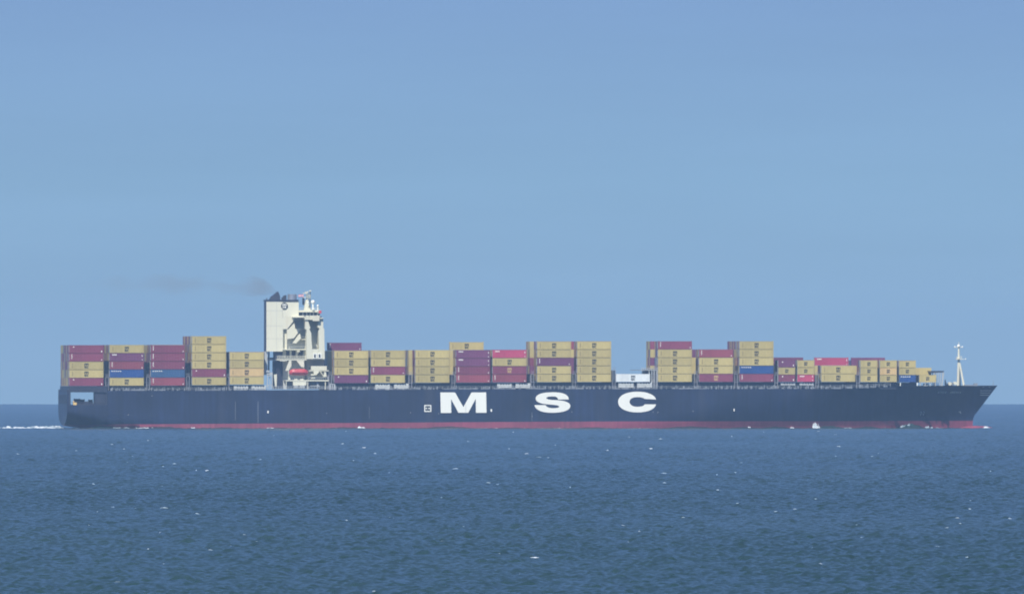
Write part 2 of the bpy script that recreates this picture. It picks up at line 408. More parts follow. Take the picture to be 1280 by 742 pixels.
for k in range(9): mw.tube((S(97+k*4.2), .35, zm), (S(97+k*4.2), .35, zm+1.0), .06, n=6)
mw.tube((s88, .35, zm+1.0), (S134, .35, zm+1.0), .06, n=6)
mw.build('railing', M['navy'], ship)

# big hull letters, each its own sub-part just proud of the plating
def letter(polys, nm='hull_letter', mat='letter', t=0.0, thick=.07, parent=None):
    """polys: list of outlines in photo pixels on the ship's starboard side"""
    bm = bmesh.new()
    for pl in polys:
        vv = [bm.verts.new((P(x, y, 0)[0], -thick, P(x, y, 0)[1])) for x, y in pl]
        bm.faces.new(vv)
    bm.normal_update(); bmesh.ops.triangulate(bm, faces=bm.faces[:], ngon_method='EAR_CLIP')
    r = bmesh.ops.extrude_face_region(bm, geom=bm.faces[:])
    for v in [g for g in r['geom'] if isinstance(g, bmesh.types.BMVert)]: v.co.y = 0.03
    bmesh.ops.recalc_face_normals(bm, faces=bm.faces[:])
    me = bpy.data.meshes.new(nm); bm.to_mesh(me); bm.free(); me.materials.append(M[mat])
    o = bpy.data.objects.new(nm, me); C.objects.link(o); o.parent = parent or hull
    return o
z1 = lambda a, b, ox, oy, k: (ox+a/k, oy+b/k)
Mpts = [(128, 125), (356, 125), (484, 352), (610, 125), (836, 125), (842, 438), (678, 438), (676, 222), (560, 438), (408, 438), (294, 228), (298, 440), (136, 442)]
letter([[z1(a, b, 540, 480, 12.36) for a, b in Mpts]])
def bez(p0, p1, p2, p3, n=8): return [((1-u)**3*p0[0]+3*(1-u)**2*u*p1[0]+3*(1-u)*u*u*p2[0]+u**3*p3[0], (1-u)**3*p0[1]+3*(1-u)**2*u*p1[1]+3*(1-u)*u*u*p2[1]+u**3*p3[1]) for u in [i/n for i in range(n)]]
# S outline, clockwise from the upper terminal
Sp = []
Sp += [(692, 234)]
Sp += bez((692, 234), (690, 150), (590, 122), (450, 122))
Sp += bez((450, 122), (290, 122), (178, 150), (180, 220))
Sp += bez((180, 220), (184, 285), (280, 300), (360, 308))
Sp += bez((360, 308), (430, 316), (545, 318), (545, 343))
Sp += bez((545, 343), (545, 362), (490, 368), (450, 368))
Sp += bez((450, 368), (390, 368), (345, 350), (335, 320))
Sp += [(335, 320), (160, 320)]
Sp += bez((160, 320), (180, 400), (280, 438), (430, 438))
Sp += bez((430, 438), (610, 438), (716, 400), (716, 334))
Sp += bez((716, 334), (716, 270), (610, 252), (520, 245))
Sp += bez((520, 245), (440, 240), (345, 240), (345, 210))
Sp += bez((345, 210), (345, 192), (400, 186), (440, 186))
Sp += bez((440, 186), (495, 186), (525, 200), (524, 234))
Sp += [(524, 234)]
def dedupe(pl):
    out = []
    for p in pl:
        if not out or abs(p[0]-out[-1][0])+abs(p[1]-out[-1][1]) > 1e-3: out.append(p)
    return out
letter([[z1(a, b, 655, 480, 12.36) for a, b in dedupe(Sp)]])
Cp = [(690, 466)]
Cp += bez((690, 466), (670, 395), (560, 362), (445, 362))
Cp += bez((445, 362), (290, 362), (186, 415), (186, 498))
Cp += bez((186, 498), (186, 580), (290, 636), (445, 636))
Cp += bez((445, 636), (560, 636), (668, 605), (690, 530))
Cp += [(690, 530), (540, 530)]
Cp += bez((540, 530), (520, 558), (480, 562), (440, 562))
Cp += bez((440, 562), (380, 562), (338, 535), (338, 497))
Cp += bez((338, 497), (338, 455), (380, 434), (440, 434))
Cp += bez((440, 434), (490, 434), (525, 440), (545, 466))
letter([[z1(a, b, 755, 455, 10.6) for a, b in dedupe(Cp)]])
# small hull marks
def px_rect(x0, y0, x1, y1): return [(x0, y0), (x1, y0), (x1, y1), (x0, y1)]
em = letter([px_rect(530.3, 505.8, 531.5, 514.3), px_rect(537.9, 505.8, 539.1, 514.3), px_rect(531.52, 505.8, 537.88, 507.0), px_rect(531.52, 513.1, 537.88, 514.3)], 'hull_emblem', 'letter')
letter([px_rect(531.9, 507.5, 537.5, 509.0), px_rect(531.9, 511, 537.5, 512.6), px_rect(534.2, 509.02, 535.2, 510.98)], 'emblem_glyph', 'black', parent=None)
for pl in (px_rect(532, 509.3, 533.9, 510.8), px_rect(535.5, 509.3, 537.4, 510.8)): letter([pl], 'emblem_glyph', 'letter')
for pl in (px_rect(334.2, 513, 335.8, 516), px_rect(613.2, 511, 615, 514), px_rect(917, 510.5, 918.2, 513.5)):
    letter([pl], 'pilot_mark', 'letter')
marks = [px_rect(x, y, x+.7, y+1.0) for x, y in ((408, 515.5), (512.8, 514.8), (548, 516), (665, 519.5), (714.6, 514), (816, 514), (822, 514.5), (688, 514.8), (866, 513), (160, 517.5), (189.5, 494))]
for pl in marks: letter([pl], 'draught_mark', 'lightgrey')
for pl in (px_rect(294, 501.5, 294.35, 525), px_rect(322.3, 501.5, 322.75, 528), px_rect(664.7, 515, 665.1, 526), px_rect(461.5, 508, 461.8, 523), px_rect(582, 505.5, 582.3, 515)): letter([pl], 'rust_streak', 'grey')

# flat marks near the bow follow the curved plating: small plates set on the hull surface
def bow_plate(mb, x0, y0, x1, y1, off=0.1, slant=0.0):
    nx = max(1, int((x1-x0)/2)); q = []
    for i in range(nx+1):
        x = x0+(x1-x0)*i/nx; col = []
        for y, sh in ((y0, slant), (y1, 0)):
            t_ = 0.0
            for _ in range(6):
                s, z = P(x+sh, y, t_); t_ = BEAM/2-half_breadth(min(s, s_stem(z)-0.3), z)
            col.append((s, t_-off, z))
        q.append(col)
    vs = [v for c_ in q for v in c_]+[(v[0], v[1]+.08, v[2]) for c_ in q for v in c_]
    n2 = 2*(nx+1); fs = []
    for i in range(nx):
        fs += [(2*i, 2*i+1, 2*i+3, 2*i+2), (n2+2*i, n2+2*i+2, n2+2*i+3, n2+2*i+1), (2*i, 2*i+2, n2+2*i+2, n2+2*i), (2*i+1, n2+2*i+1, n2+2*i+3, 2*i+3)]
    fs += [(0, n2, n2+1, 1), (2*nx, 2*nx+1, n2+2*nx+1, n2+2*nx)]
    mb.add(vs, fs)
mb = MB()
for y in (487.6, 490.3, 493.0): bow_plate(mb, 1225.2, y, 1239.2-(y-487.6)*0.55, y+0.75)
mb.build('bow_stripe', M['lightgrey'], hull)
mb = MB()                                            # the ship's name: slanted strokes too worn to read
for i, (x, k) in enumerate([(1172, 3), (1174.3, 2), (1176.6, 3), (1178.9, 2), (1181.2, 3), (1188, 3), (1190.3, 3), (1192.6, 2), (1194.9, 3), (1197.2, 2), (1199.5, 3)]):
    bow_plate(mb, x, 489.0, x+.55, 491.4, slant=.7)
    if k > 1: bow_plate(mb, x+.6, 489.0, x+1.7, 489.5, slant=.1)
    if k > 2: bow_plate(mb, x+.6, 490.3, x+1.5, 490.7, slant=.1)
    if i in (4, 10):
        mb.build('bow_lettering', M['shadegrey'], hull, whole=True)
        mb = MB()
mb = MB()
for x in (1150.6, 1154): bow_plate(mb, x, 514, x+1.4, 514.8); bow_plate(mb, x-.3, 516.8, x+.6, 518.6); bow_plate(mb, x+1.3, 514.8, x+1.8, 516.8)
bow_plate(mb, 1198.5, 514, 1201, 514.6); bow_plate(mb, 1200.4, 514.6, 1201, 516.6)
mb.build('bow_mark', M['lightgrey'], hull)
mb = MB(); mb2 = MB()
for x in (1228.3, 1236): bow_plate(mb, x, 482.9, x+1.8, 483.6)
mb.build('fairlead', M['lightgrey'], hull)

# ------------------------------------------------------------------ hatch coaming, deck-edge gear
mb = MB()
def coam(a, b, yt, t0=2.6, t1=None):
    s0, s1 = S(a, t0), S(b, t0); zt_ = min(Z(yt, s0, t0), Z(yt, s1, t0))
    mb.box(s0, s1, t0, (BEAM-t0 if t1 is None else t1), min(z_deck(s0), z_deck(s1))-.5, zt_)
for a, b, yt in ((137.2, 181, 481.9), (188.5, 230.5, 481.9), (239, 283, 481.4), (286.5, 329.8, 480.9), (417.4, 461, 478.7), (463.6, 506.5, 478.6), (519, 562, 478.3), (570, 612.6, 478.1),
                 (616.7, 657.5, 477.9), (671, 714, 477.6), (721, 764.5, 477.4), (770, 809.5, 477.1), (822, 866, 477.2), (873.5, 917, 477.2), (923, 968.5, 477.2), (972.6, 1018.2, 477.2), (1026.4, 1070, 477.2)):
    coam(a, b, yt)
coam(1075.5, 1120.5, 477.5, 3.5); coam(1123.4, 1145.5, 477.8, 6.5)
mb.build('hatch_coaming', M['navy'], ship)
mb = MB()                                            # stools, vents and pipes along the deck edge
rr_ = random.Random(3)
px = 138.0
while px < 1105:
    if not (330 < px < 412):
        s = S(px, 1.0); z0 = z_deck(s)-.1
        k = rr_.random()
        if k < .35: mb.box(s, s+.5, .7, 1.3, z0, z0+rr_.uniform(.6, 1.3))
        elif k < .6: mb.box(s, s+rr_.uniform(1.2, 3.4), .8, 1.5, z0, z0+rr_.uniform(.35, .8))
        elif k < .75: mb.tube((s, 1.0, z0), (s, 1.0, z0+1.5), .16, n=6)
    px += rr_.uniform(1.2, 5.0)
mb.build('deck_fitting', M['grey'], ship)
mb = MB()
for a in range(140, 1115, 7):
    if 331 < a < 409: continue
    s = S(a, .3); z0 = z_deck(s); mb.box(s-.05, s+.05, .25, .35, z0-.2, z0+1.05)
for a in range(140, 1108, 7):
    if 324 < a < 409: continue
    s0, s1 = S(a, .3), S(a+7, .3)
    for h in (.55, 1.05): mb.tube((s0, .3, z_deck(s0)+h), (s1, .3, z_deck(s1)+h), .035, n=5)
mb.build('railing', M['lightgrey'], ship)
for (a, b, y0, y1) in ((292.3, 310, 481.3, 487.2), (314.8, 332.5, 481.3, 487.2), (469.2, 487.4, 479, 487), (492.6, 510.6, 479, 487), (621.6, 639.6, 478.6, 484.8), (644.6, 662.6, 478.6, 484.8),
                       (773.2, 792, 477.3, 483.9), (796.5, 815, 477.3, 483.9), (976, 994, 477.6, 480.6), (999.5, 1017, 477.6, 480.6)):
    s0, s1 = S(a, .9), S(b, .9); h = MB().box(s0, s1, .9, 2.5, Z(y1, s0), Z(y0, s0)).box(s0-.1, s1+.1, .82, 2.55, Z(y0+3.2, s0)-.08, Z(y0+3.2, s0)+.08).build('vent_housing', M['vent' if a < 970 else 'lightgrey'], ship)
    v = MB()
    for k in range(4):
        q = s0+(s1-s0)*(.2+.18*k+.03*rr_.random()); v.box(q, q+.5, .84, .90, Z(y0+1.9, s0), Z(y0+.7, s0))
    v.build('louvre', M['black'], h)

# lashing bridges stand across the deck between the bays
def lashing(pxc, ytop, wide=1.0, t0=1.3, yb=487.0):
    s = S(pxc, t0); z0, z1_ = z_deck(s)-.1, Z(ytop, s); mb = MB(); t1 = BEAM-t0
    for k in range(18):
        t = t0+(t1-t0)*k/17
        for ds in (-wide/2, wide/2): mb.box(s+ds-.09, s+ds+.09, t-.14, t+.14, z0, z1_)
    zz = z1_
    while zz > z0+1.0:
        mb.box(s-wide/2-.12, s+wide/2+.12, t0-.2, t1+.2, zz-.14, zz)
        for h in (.5, 1.0): mb.tube((s-wide/2, t0-.2, zz+h), (s+wide/2, t0-.2, zz+h), .04, n=5)
        zz -= 2.92
    for k in range(4): mb.box(s-wide/2+wide*k/3-.03, s-wide/2+wide*k/3+.03, t0-.24, t0-.18, z1_, z1_+1.0)
    mb.build('lashing_bridge', M['bridgegrey'], ship)
for pxc, yt in ((133.8, 471), (185, 471), (235, 470), (284.3, 470.5), (412.8, 468), (513, 468), (566.5, 468), (665.5, 467), (717.5, 467), (767.5, 462.5), (818.5, 461), (869.7, 467), (920, 467), (970.2, 468), (1021.5, 468), (1072.4, 468)):
    lashing(pxc, yt)
s = S(811, 1.3); mb = MB(); mb.box(S(801.5, 1.3), S(823, 1.3), 1.1, 41, Z(462.6, s), Z(461.9, s))
for k in range(9): mb.box(S(802+2.4*k, 1.3), S(802+2.4*k, 1.3)+.12, 1.1, 1.25, Z(461.9, s), Z(459.6, s))
mb.box(S(801.5, 1.3), S(823, 1.3), 1.1, 1.2, Z(459.9, s), Z(459.5, s))
for k in range(4): mb.box(S(811+3.3*k, 1.3), S(811+3.3*k, 1.3)+.25, 1.2, 1.6, z_deck(s), Z(462.6, s))
mb.build('lashing_platform', M['lightgrey'], ship)

# ------------------------------------------------------------------ superstructure
def poly(pts, t): return [P(x, y, t) for x, y in pts]
def rect(mb, x0, y0, x1, y1, t0, t1, mi=0):
    s0, za = P(x0, y1, t0); s1, zb2 = P(x1, y0, t0); mb.box(s0, s1, t0, t1, min(za, zb2), max(za, zb2), mi); return mb
TW = 8.0       # plane of the cream outer panels
TRc = 11.4     # recessed side wall
# main house, recessed cream walls with shade put into a grey colour
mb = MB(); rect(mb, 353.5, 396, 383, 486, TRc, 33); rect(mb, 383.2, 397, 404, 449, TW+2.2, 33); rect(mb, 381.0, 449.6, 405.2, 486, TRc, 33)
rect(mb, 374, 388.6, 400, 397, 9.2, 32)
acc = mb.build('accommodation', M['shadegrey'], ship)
# casing
mb = MB(); rect(mb, 333, 376.6, 353.2, 439, TW, TW+8.6); rect(mb, 353.3, 376.6, 373.4, 396, TW+.15, TW+8.6)
cas = mb.build('funnel_casing', M['white'], ship)
mb = MB(); rect(mb, 332.4, 377, 332.95, 438.6, TW+.05, TW+8.5); mb.build('casing_aft_panel', M['navy'], cas)
mb = MB(); rect(mb, 331.9, 374.4, 373.2, 376.5, TW-.15, TW+8.8); mb.build('casing_rim', M['navy'], cas)
mb = MB()                                            # plate seams
for y in (388, 407, 423): rect(mb, 333.1, y, 353.1, y+.22, TW-.035, TW-.01)
rect(mb, 345.6, 377, 345.85, 438.8, TW-.03, TW-.008)
mb.build('plate_seam', M['lightgrey'], cas)
def disc(mb, cx, cy, r, t0, t1, n=24, mi=0):
    mb.prism(poly([(cx+r*cos(2*pi*i/n), cy+r*sin(2*pi*i/n)) for i in range(n)], TW), t0, t1, mi)
mb = MB(); disc(mb, 355.5, 382.3, 4.25, TW-.10, TW-.01)
mb.build('casing_emblem', M['black'], cas)
mb = MB()
for r in ((353.0, 379.9, 358.0, 381.0), (353.0, 381.02, 353.9, 382.4), (355.1, 381.02, 355.9, 382.4), (357.1, 381.02, 358.0, 382.4), (353.4, 383.0, 355.3, 383.6), (353.4, 383.62, 354.0, 384.4), (353.4, 384.42, 355.3, 385.0), (355.8, 383.0, 357.6, 385.0)):
    rect(mb, *r, TW-.17, TW-.11)
mb.build('casing_emblem', M['letter'], cas)
# funnel cowl, pipes
mb = MB(); cw = MB()
cw.prism(poly([(339.3, 374.6), (338.6, 371.2), (341, 369.5), (347.3, 364.2), (348.7, 366.5), (350, 370.5), (350.3, 374.6)], 10.2), 9.6, 14.6)
cw.build('funnel_cowl', M['dark'], cas)
mb = MB(); c0 = P(365.2, 374.4, 12); r_ = 5.7*.287
mb.tube((c0[0], 12, c0[1]-.2), (c0[0], 12, Z(367.6, c0[0], 12)), r_, n=24)
mb.build('ventilator', M['steel'], cas, smooth=True)
mb = MB()
for x, y, r_ in ((354.6, 369.5, .35), (356.6, 368.8, .42), (352.8, 371.5, .3), (337, 373, .25), (333.5, 372.5, .22)):
    a = P(x, 374.5, 11.5); mb.tube((a[0], 11.5, a[1]-.2), (a[0], 11.5, Z(y, a[0], 11.5)), r_, n=10)
mb.build('exhaust_pipe', M['dark'], cas)
# legs under the casing, beam, platform
mb = MB(); rect(mb, 331.0, 439, 334.3, 468, TW+1, TW+6); rect(mb, 335.4, 439.05, 337.0, 470, TW+5, TW+7)
mb.build('casing_leg', M['lightgrey'], cas)
mb = MB(); rect(mb, 343.6, 439.05, 353.3, 449.5, TW+1.2, TW+9); rect(mb, 334.5, 449.0, 346.8, 450.2, TW+.5, TW+3); rect(mb, 334.5, 446.6, 343.4, 448.7, TW+4, TW+8)
mb.build('casing_beam', M['navy'], cas)
mb = MB(); rect(mb, 345.4, 450.3, 353.3, 486, TW+3, TW+20); rect(mb, 341.2, 451.3, 352, 458, TW+3.1, TW+5)
mb.build('shaded_aft_block', M['navy'], ship)  # shadow on the house's aft end put into a navy block, plus platform
mb = MB()
mb.prism(poly([(342.3, 468), (346.2, 467.4), (345.8, 483), (343.9, 483)], 2.5), 2.5, 3.3)
mb.build('gangway_post', M['white'], ship)
mb = MB(); rect(mb, 329.2, 462.6, 337.0, 465.0, 2.6, 6); rect(mb, 330.5, 465.2, 340.8, 468.3, 2.9, 6.6); rect(mb, 331.2, 460.3, 333, 462.4, 3, 5)
for x in (333.8, 339.8): rect(mb, x, 468.4, x+1, 484, 2.8, 3.3)
rect(mb, 334.9, 480.6, 339.7, 481.5, 2.8, 3.2); rect(mb, 334.9, 469, 339.7, 470, 2.8, 3.2); rect(mb, 336.9, 470.2, 337.6, 480.4, 3.4, 3.8)
mb.build('provision_crane', M['lightgrey'], ship)
# bridge
mb = MB(); rect(mb, 371.5, 387.4, 400.4, 389.9, 8.3, 34)
br = mb.build('bridge_roof', M['white'], acc)
for x0, x1 in ((374, 378), (379.1, 383), (384, 387.4), (388.2, 391.3), (392.3, 396.2), (397.4, 399.6)):
    mb = MB(); rect(mb, x0, 390.6, x1, 393.9, 9.05, 9.17); mb.build('bridge_window', M['glass'], acc)
mb = MB(); rect(mb, 366.2, 395.6, 391.0, 396.8, 2.6, 33); rect(mb, 390.9, 394.2, 399.3, 401.0, 1.6, 2.4); rect(mb, 371, 394.4, 390.7, 395.7, 8.0, 8.3)
rect(mb, 380.8, 397.0, 404.2, 399.4, 2.45, 12); rect(mb, 399.5, 396.9, 403.9, 398.0, 2.0, 9)
mb.build('bridge_wing', M['white'], acc)
mb = MB(); rect(mb, 379.8, 394.6, 382.0, 396, 7.7, 7.9); rect(mb, 386, 394.9, 387.2, 396, 7.7, 7.9); rect(mb, 400, 395.2, 402.2, 396.8, 4.0, 5.5)
mb.build('lifebuoy', M['navy'], acc)
# wing brackets: two deep fins whose overhang shades the wall between them
for fin in ([(381.4, 399.5), (384.6, 399.5), (388.0, 409.6), (386.7, 411.3), (388.9, 415.7), (390.2, 436), (390.2, 448.4), (383.2, 448.4), (383.2, 411.4), (381.4, 411.0)],
            [(398.8, 399.5), (403.9, 399.5), (404.2, 410.1), (405.2, 410.4), (406.0, 448.4), (398.6, 448.4), (398.8, 436), (398.0, 414), (399.4, 410.4), (396.8, 408.2)]):
    MB().prism(poly(fin, 3.0), 3.0, TW+2.6).build('wing_bracket', M['white'], acc)
mb = MB(); rect(mb, 390.3, 436, 398.5, 448.4, 3.1, TW+2.15)
mb.build('side_wall', M['white'], acc)
for x in (392.6, 398.4):
    mb = MB(); rect(mb, x-1.2, 441.2, x+3.6, 447.9, 2.75, 2.97); mb.build('window_frame', M['letter'], acc)
    mb2 = MB(); rect(mb2, x, 442.5, x+2.1, 446.7, 2.66, 2.73); mb2.build('window', M['glass'], acc)
# decks, stair towers
mb = MB()
for x0, y0, x1, y1, t0 in ((367.5, 398.4, 382.8, 399.6, 7.6), (368.5, 410.9, 383, 411.9, 8.4), (374.5, 423.4, 383, 424.3, 8.4), (353.6, 435.9, 383, 437.0, 7.4), (346, 448.7, 406.4, 450.0, 4.5), (349.8, 450.1, 358.3, 451.2, 4.6)):
    rect(mb, x0, y0, x1, y1, t0, TRc+.5)
mb.build('deck_slab', M['white'], acc)
mb = MB()
mb.prism(poly([(352.9, 396.2), (368.7, 396.2), (367.6, 400), (360.4, 409.2), (358.9, 411.2), (352.9, 411.2)], TW), TW, TW+1.2)
mb.prism(poly([(358.6, 411.5), (360.6, 411.3), (368.5, 402.6), (368.9, 410.6), (376.6, 410.6), (367.2, 422.6), (358.6, 423.6)], TW), TW+.02, TW+1.1)
mb.prism(poly([(375.0, 415.6), (376.0, 422.9), (370.0, 428.9), (365.6, 428.5)], TW), TW-.3, TW+.8)
mb.build('stair_bulwark', M['white'], acc)
mb = MB()
for (a, b_) in (((367.8, 400.2), (360.2, 410.6)), ((376, 411.2), (366.5, 423.2)), ((374.2, 419.5), (366.2, 428))):
    s0, za = P(*a, TW+2); s1, zb2 = P(*b_, TW+2)
    for k in range(9):
        f = k/9; mb.box(s0+(s1-s0)*f-.2, s0+(s1-s0)*f+.2, TW+1.3, TW+2.6, za+(zb2-za)*f-.08, za+(zb2-za)*f+.02)
mb.build('stair', M['lightgrey'], acc)
mb = MB(); rect(mb, 353.4, 411.6, 358.4, 436, TW+1.4, TRc-.03); mb.build('inner_wall', M['white'], acc)
mb = MB(); rect(mb, 358.5, 423.7, 358.95, 436, TW, TW+.2); rect(mb, 353.3, 411.3, 353.9, 437, TW, TW+.3)
mb.build('stair_post', M['white'], acc)
mb = MB()
for x0, x1 in ((357.5, 362), (364.6, 369.6), (372.6, 378.8)): rect(mb, x0, 438.2, x1, 446.4, TRc-.12, TRc-.02)
mb.build('doorway', M['black'], acc)
mb = MB()
for x in np.arange(347, 383, 2.05): rect(mb, x, 444.6, x+.42, 448.7, 4.6, 4.75)
for y in (444.4, 446.5): rect(mb, 346, y, 383, y+.42, 4.55, 4.7)
for x in np.arange(368.5, 382, 2.2): rect(mb, x, 407.5, x+.3, 410.9, 8.5, 8.6); rect(mb, x, 395+.0, x+.3, 395.2, 8.5, 8.6)
rect(mb, 369, 407.4, 382, 407.7, 8.5, 8.6); rect(mb, 376, 420.6, 382.5, 420.9, 8.5, 8.6); rect(mb, 360, 433, 382.5, 433.3, 7.5, 7.6)
mb.build('railing', M['white'], acc)
mb = MB(); rect(mb, 371.5, 438.0, 374.8, 439.4, 7, 9); rect(mb, 372.6, 439.5, 373.6, 441, 7.4, 8.4); mb.build('flood_lamp', M['white'], acc)
# davits and boat deck
mb = MB()
mb.prism(poly([(361.6, 449.8), (364.3, 449.8), (364.2, 457.5), (360.6, 463.0), (356.8, 463.0)], 4.6), 4.6, 5.4)
mb.prism(poly([(370.0, 449.8), (380.0, 449.8), (380.2, 459), (376.6, 458.2)], 4.6), 4.6, 5.4)
rect(mb, 360.3, 463, 361.0, 474, 4.2, 4.5); rect(mb, 384.5, 465.5, 385.2, 474, 4.2, 4.5)
mb.prism(poly([(360.2, 474.2), (361.2, 470.2), (363, 473), (363, 474.2)], 3.6), 3.6, 4.4)
mb.build('boat_davit', M['white'], acc)
mb = MB(); rect(mb, 357.2, 474.6, 411.5, 476.1, 2.2, TRc+.5); rect(mb, 366.2, 476.15, 383.0, 481.3, 2.3, 4.0)
rect(mb, 368, 473.2, 372, 474.5, 2.5, 4); rect(mb, 375.3, 473.2, 379.3, 474.5, 2.5, 4)
for x in (357.3, 384.2, 406.2): rect(mb, x, 476.2, x+1.0, 486.5, 2.4, 2.8)
rect(mb, 389.0, 457.2, 408.5, 462.4, 4.4, TRc-.1); rect(mb, 388.8, 467.2, 393.1, 468.9, 3.8, 5); rect(mb, 388.8, 471.2, 394, 472.8, 3.8, 5)
mb.prism(poly([(391.8, 462.5), (400.5, 462.5), (397.4, 466.2), (395.2, 468.6), (392.6, 468)], 4.4), 4.4, 5.6)
mb.build('boat_deck', M['white'], acc)
mb = MB(); rect(mb, 386.5, 462.45, 411, 463.6, 4.5, TRc-.1)
a, b_ = P(400.2, 463.8, 3.6), P(404.8, 470.4, 3.6); mb.tube((a[0], 3.6, a[1]), (b_[0], 3.6, b_[1]), .16)
mb.prism(poly([(405.6, 464.5), (407.3, 464.5), (408.4, 470.2), (404.2, 471.2)], 3.6), 3.6, 4.4)
mb.build('stores_crane', M['white'], acc)
mb = MB()
for x in np.arange(386, 411, 2.6): rect(mb, x, 471.6, x+.35, 474.6, 2.3, 2.4)
rect(mb, 386, 471.4, 411.3, 471.8, 2.3, 2.4)
for x in np.arange(332, 411, 3.2): rect(mb, x, 482.6, x+.4, 487.2, .35, .5)
for y in (482.6, 484.8): rect(mb, 331, y, 411, y+.5, .3, .45)
rect(mb, 367.4, 481.5, 373, 485, .9, 2.4); rect(mb, 374.6, 481.5, 381, 485, .9, 2.4)
rect(mb, 411.8, 480.2, 413.6, 487, .8, 2.2); rect(mb, 415.0, 480.2, 416.0, 487, .8, 1.4); rect(mb, 417.3, 480.2, 419.2, 487, .8, 2.2); rect(mb, 411.8, 479.4, 419.2, 480.4, .75, 2.3)
rect(mb, 386, 478.4, 396.5, 479, 3, 3.6); rect(mb, 388, 481.5, 400, 482.2, 3, 3.6); rect(mb, 396.2, 477, 398, 484, 3.2, 3.8)
mb.build('railing', M['lightgrey'], acc)
# radar mast
TMm = 12.0
mb = MB()
mb.prism(poly([(380.3, 387.6), (382.0, 374.5), (385.2, 373.8), (386.2, 381), (388.6, 387.6)], TMm), TMm, TMm+3)
for x, y0, r in ((383.6, 364.4, .2), (387.6, 362.6, .22), (385.4, 366, .15)):
    a = P(x, 375, TMm+1); mb.tube((a[0], TMm+1, Z(388, a[0], TMm)), (a[0], TMm+1, Z(y0, a[0], TMm)), r, n=8)
rect(mb, 379, 371.2, 388.3, 372.0, TMm-.5, TMm+2); rect(mb, 378.2, 366.0, 384.4, 366.8, TMm-.2, TMm+.3); rect(mb, 382.6, 369.2, 388.6, 369.8, TMm-.5, TMm+1)
rect(mb, 381.2, 364.4, 382.6, 366.1, TMm-.2, TMm+.6); rect(mb, 386.2, 363.0, 389.0, 364.0, TMm, TMm+.6); rect(mb, 383.8, 363.9, 385.2, 365.5, TMm, TMm+.8)
for x in np.arange(373, 399, 2.3): rect(mb, x, 384.8, x+.22, 387.8, 6, 6.1)
rect(mb, 372.5, 384.7, 399, 385.0, 6, 6.1)
rm = mb.build('radar_mast', M['white'], ship)
mb = MB(); a = P(391.2, 377.3, 10); mb.ball((a[0], 10, a[1]), .72, n=16, m=10); mb.build('radome', M['letter'], rm, smooth=True)
mb = MB(); mb.tube((a[0], 10, Z(388, a[0], 10)), (a[0], 10, a[1]-.6), .28); a = P(397.2, 382, 8); mb.tube((a[0], 8, Z(389, a[0], 8)), (a[0], 8, Z(382.4, a[0], 8)), .22); mb.ball((a[0], 8, a[1]), .42)
a = P(385.2, 378, 10); mb.ball((a[0], 10.6, a[1]), .38); a = P(391.5, 386.2, 8); mb.ball((a[0], 8, a[1]), .5)
mb.build('antenna', M['letter'], rm)
mb = MB(); rect(mb, 387.2, 364.4, 388.1, 368.5, TMm-.2, TMm+.2); rect(mb, 378, 372.2, 380.4, 381, TMm+2, TMm+2.6); rect(mb, 387.1, 374, 387.9, 384, TMm-.1, TMm+.1)
mb.build('signal_lamp', M['navy'], rm)

# ------------------------------------------------------------------ foremast, breakwater, foredeck gear
TC = BEAM/2
mb = MB()
def tb(x0, y0, x1, y1, r0, r1=None, t0=TC, t1=None, n=10):
    a, b2 = P(x0, y0, t0), P(x1, y1, t1 if t1 is not None else t0); mb.tube((a[0], t0, a[1]), (b2[0], t1 if t1 is not None else t0, b2[1]), r0, r1, n)
tb(1197.6, 482, 1198.4, 450, .52, .42); tb(1199.9, 482, 1198.6, 450, .4, .32, TC+1.6, TC+.2); tb(1204.9, 482, 1199.6, 453, .42, .28, TC-1.0, TC)
tb(1198.5, 450, 1198.4, 432, .46, .28); tb(1198.4, 432, 1198.5, 427, .12, .07)
tb(1201.4, 448.6, 1201.4, 444.8, .08)
rect(mb, 1195.2, 448.2, 1204.8, 449.0, TC-1.3, TC+1.3); rect(mb, 1193.2, 433.6, 1203.2, 434.1, TC-.5, TC+.5); rect(mb, 1196.4, 446.2, 1199.6, 448.1, TC-.6, TC+.6)
rect(mb, 1195.4, 445.6, 1195.65, 448.2, TC-1.3, TC-1.2); rect(mb, 1195.4, 445.6, 1204, 445.85, TC-1.3, TC-1.2)
fm = mb.build('foremast', M['white'], ship, smooth=True)
mb = MB()
for x, y, r in ((1198.2, 432.4, .62), (1206.8, 448.5, .28), (1193.4, 433.2, .3), (1202.8, 433.4, .3)):
    a = P(x, y, TC); mb.ball((a[0], TC-.2, a[1]), r)
mb.build('mast_light', M['letter'], fm, smooth=True)
# breakwater: slatted plate on raking stays
mb = MB()
t_b = 9.0
mb.prism(poly([(1163.6, 463.2), (1180.4, 463.2), (1179.2, 465.2), (1164.5, 465.6)], t_b), t_b, BEAM-t_b)
bw = mb.build('breakwater', M['navy'], ship)
mb = MB()
for k in range(5):
    x = 1167.4+k*2.6; mb.prism(poly([(x, 465.3), (x+.85, 465.3), (x+.35, 481.9), (x-.5, 481.9)], t_b), t_b, t_b+.5)
    mb.prism(poly([(x, 465.3), (x+.85, 465.3), (x+.35, 481.9), (x-.5, 481.9)], t_b), BEAM-t_b-.5, BEAM-t_b)
mb.prism(poly([(1179.2, 465.3), (1180.3, 465.3), (1178.2, 481.9), (1176.2, 481.9)], t_b), t_b-.2, t_b+.5)
mb.build('stay', M['lightgrey'], bw)
mb = MB()
t_w = 13.0
for x, y, r in ((1186.9, 479.3, .62), (1193.6, 478.7, .6)):
    a = P(x, y, t_w); mb.tube((a[0], t_w-1.6, a[1]), (a[0], t_w+1.2, a[1]), r, n=16)
mb.build('windlass', M['white'], ship, smooth=True)
mb = MB()
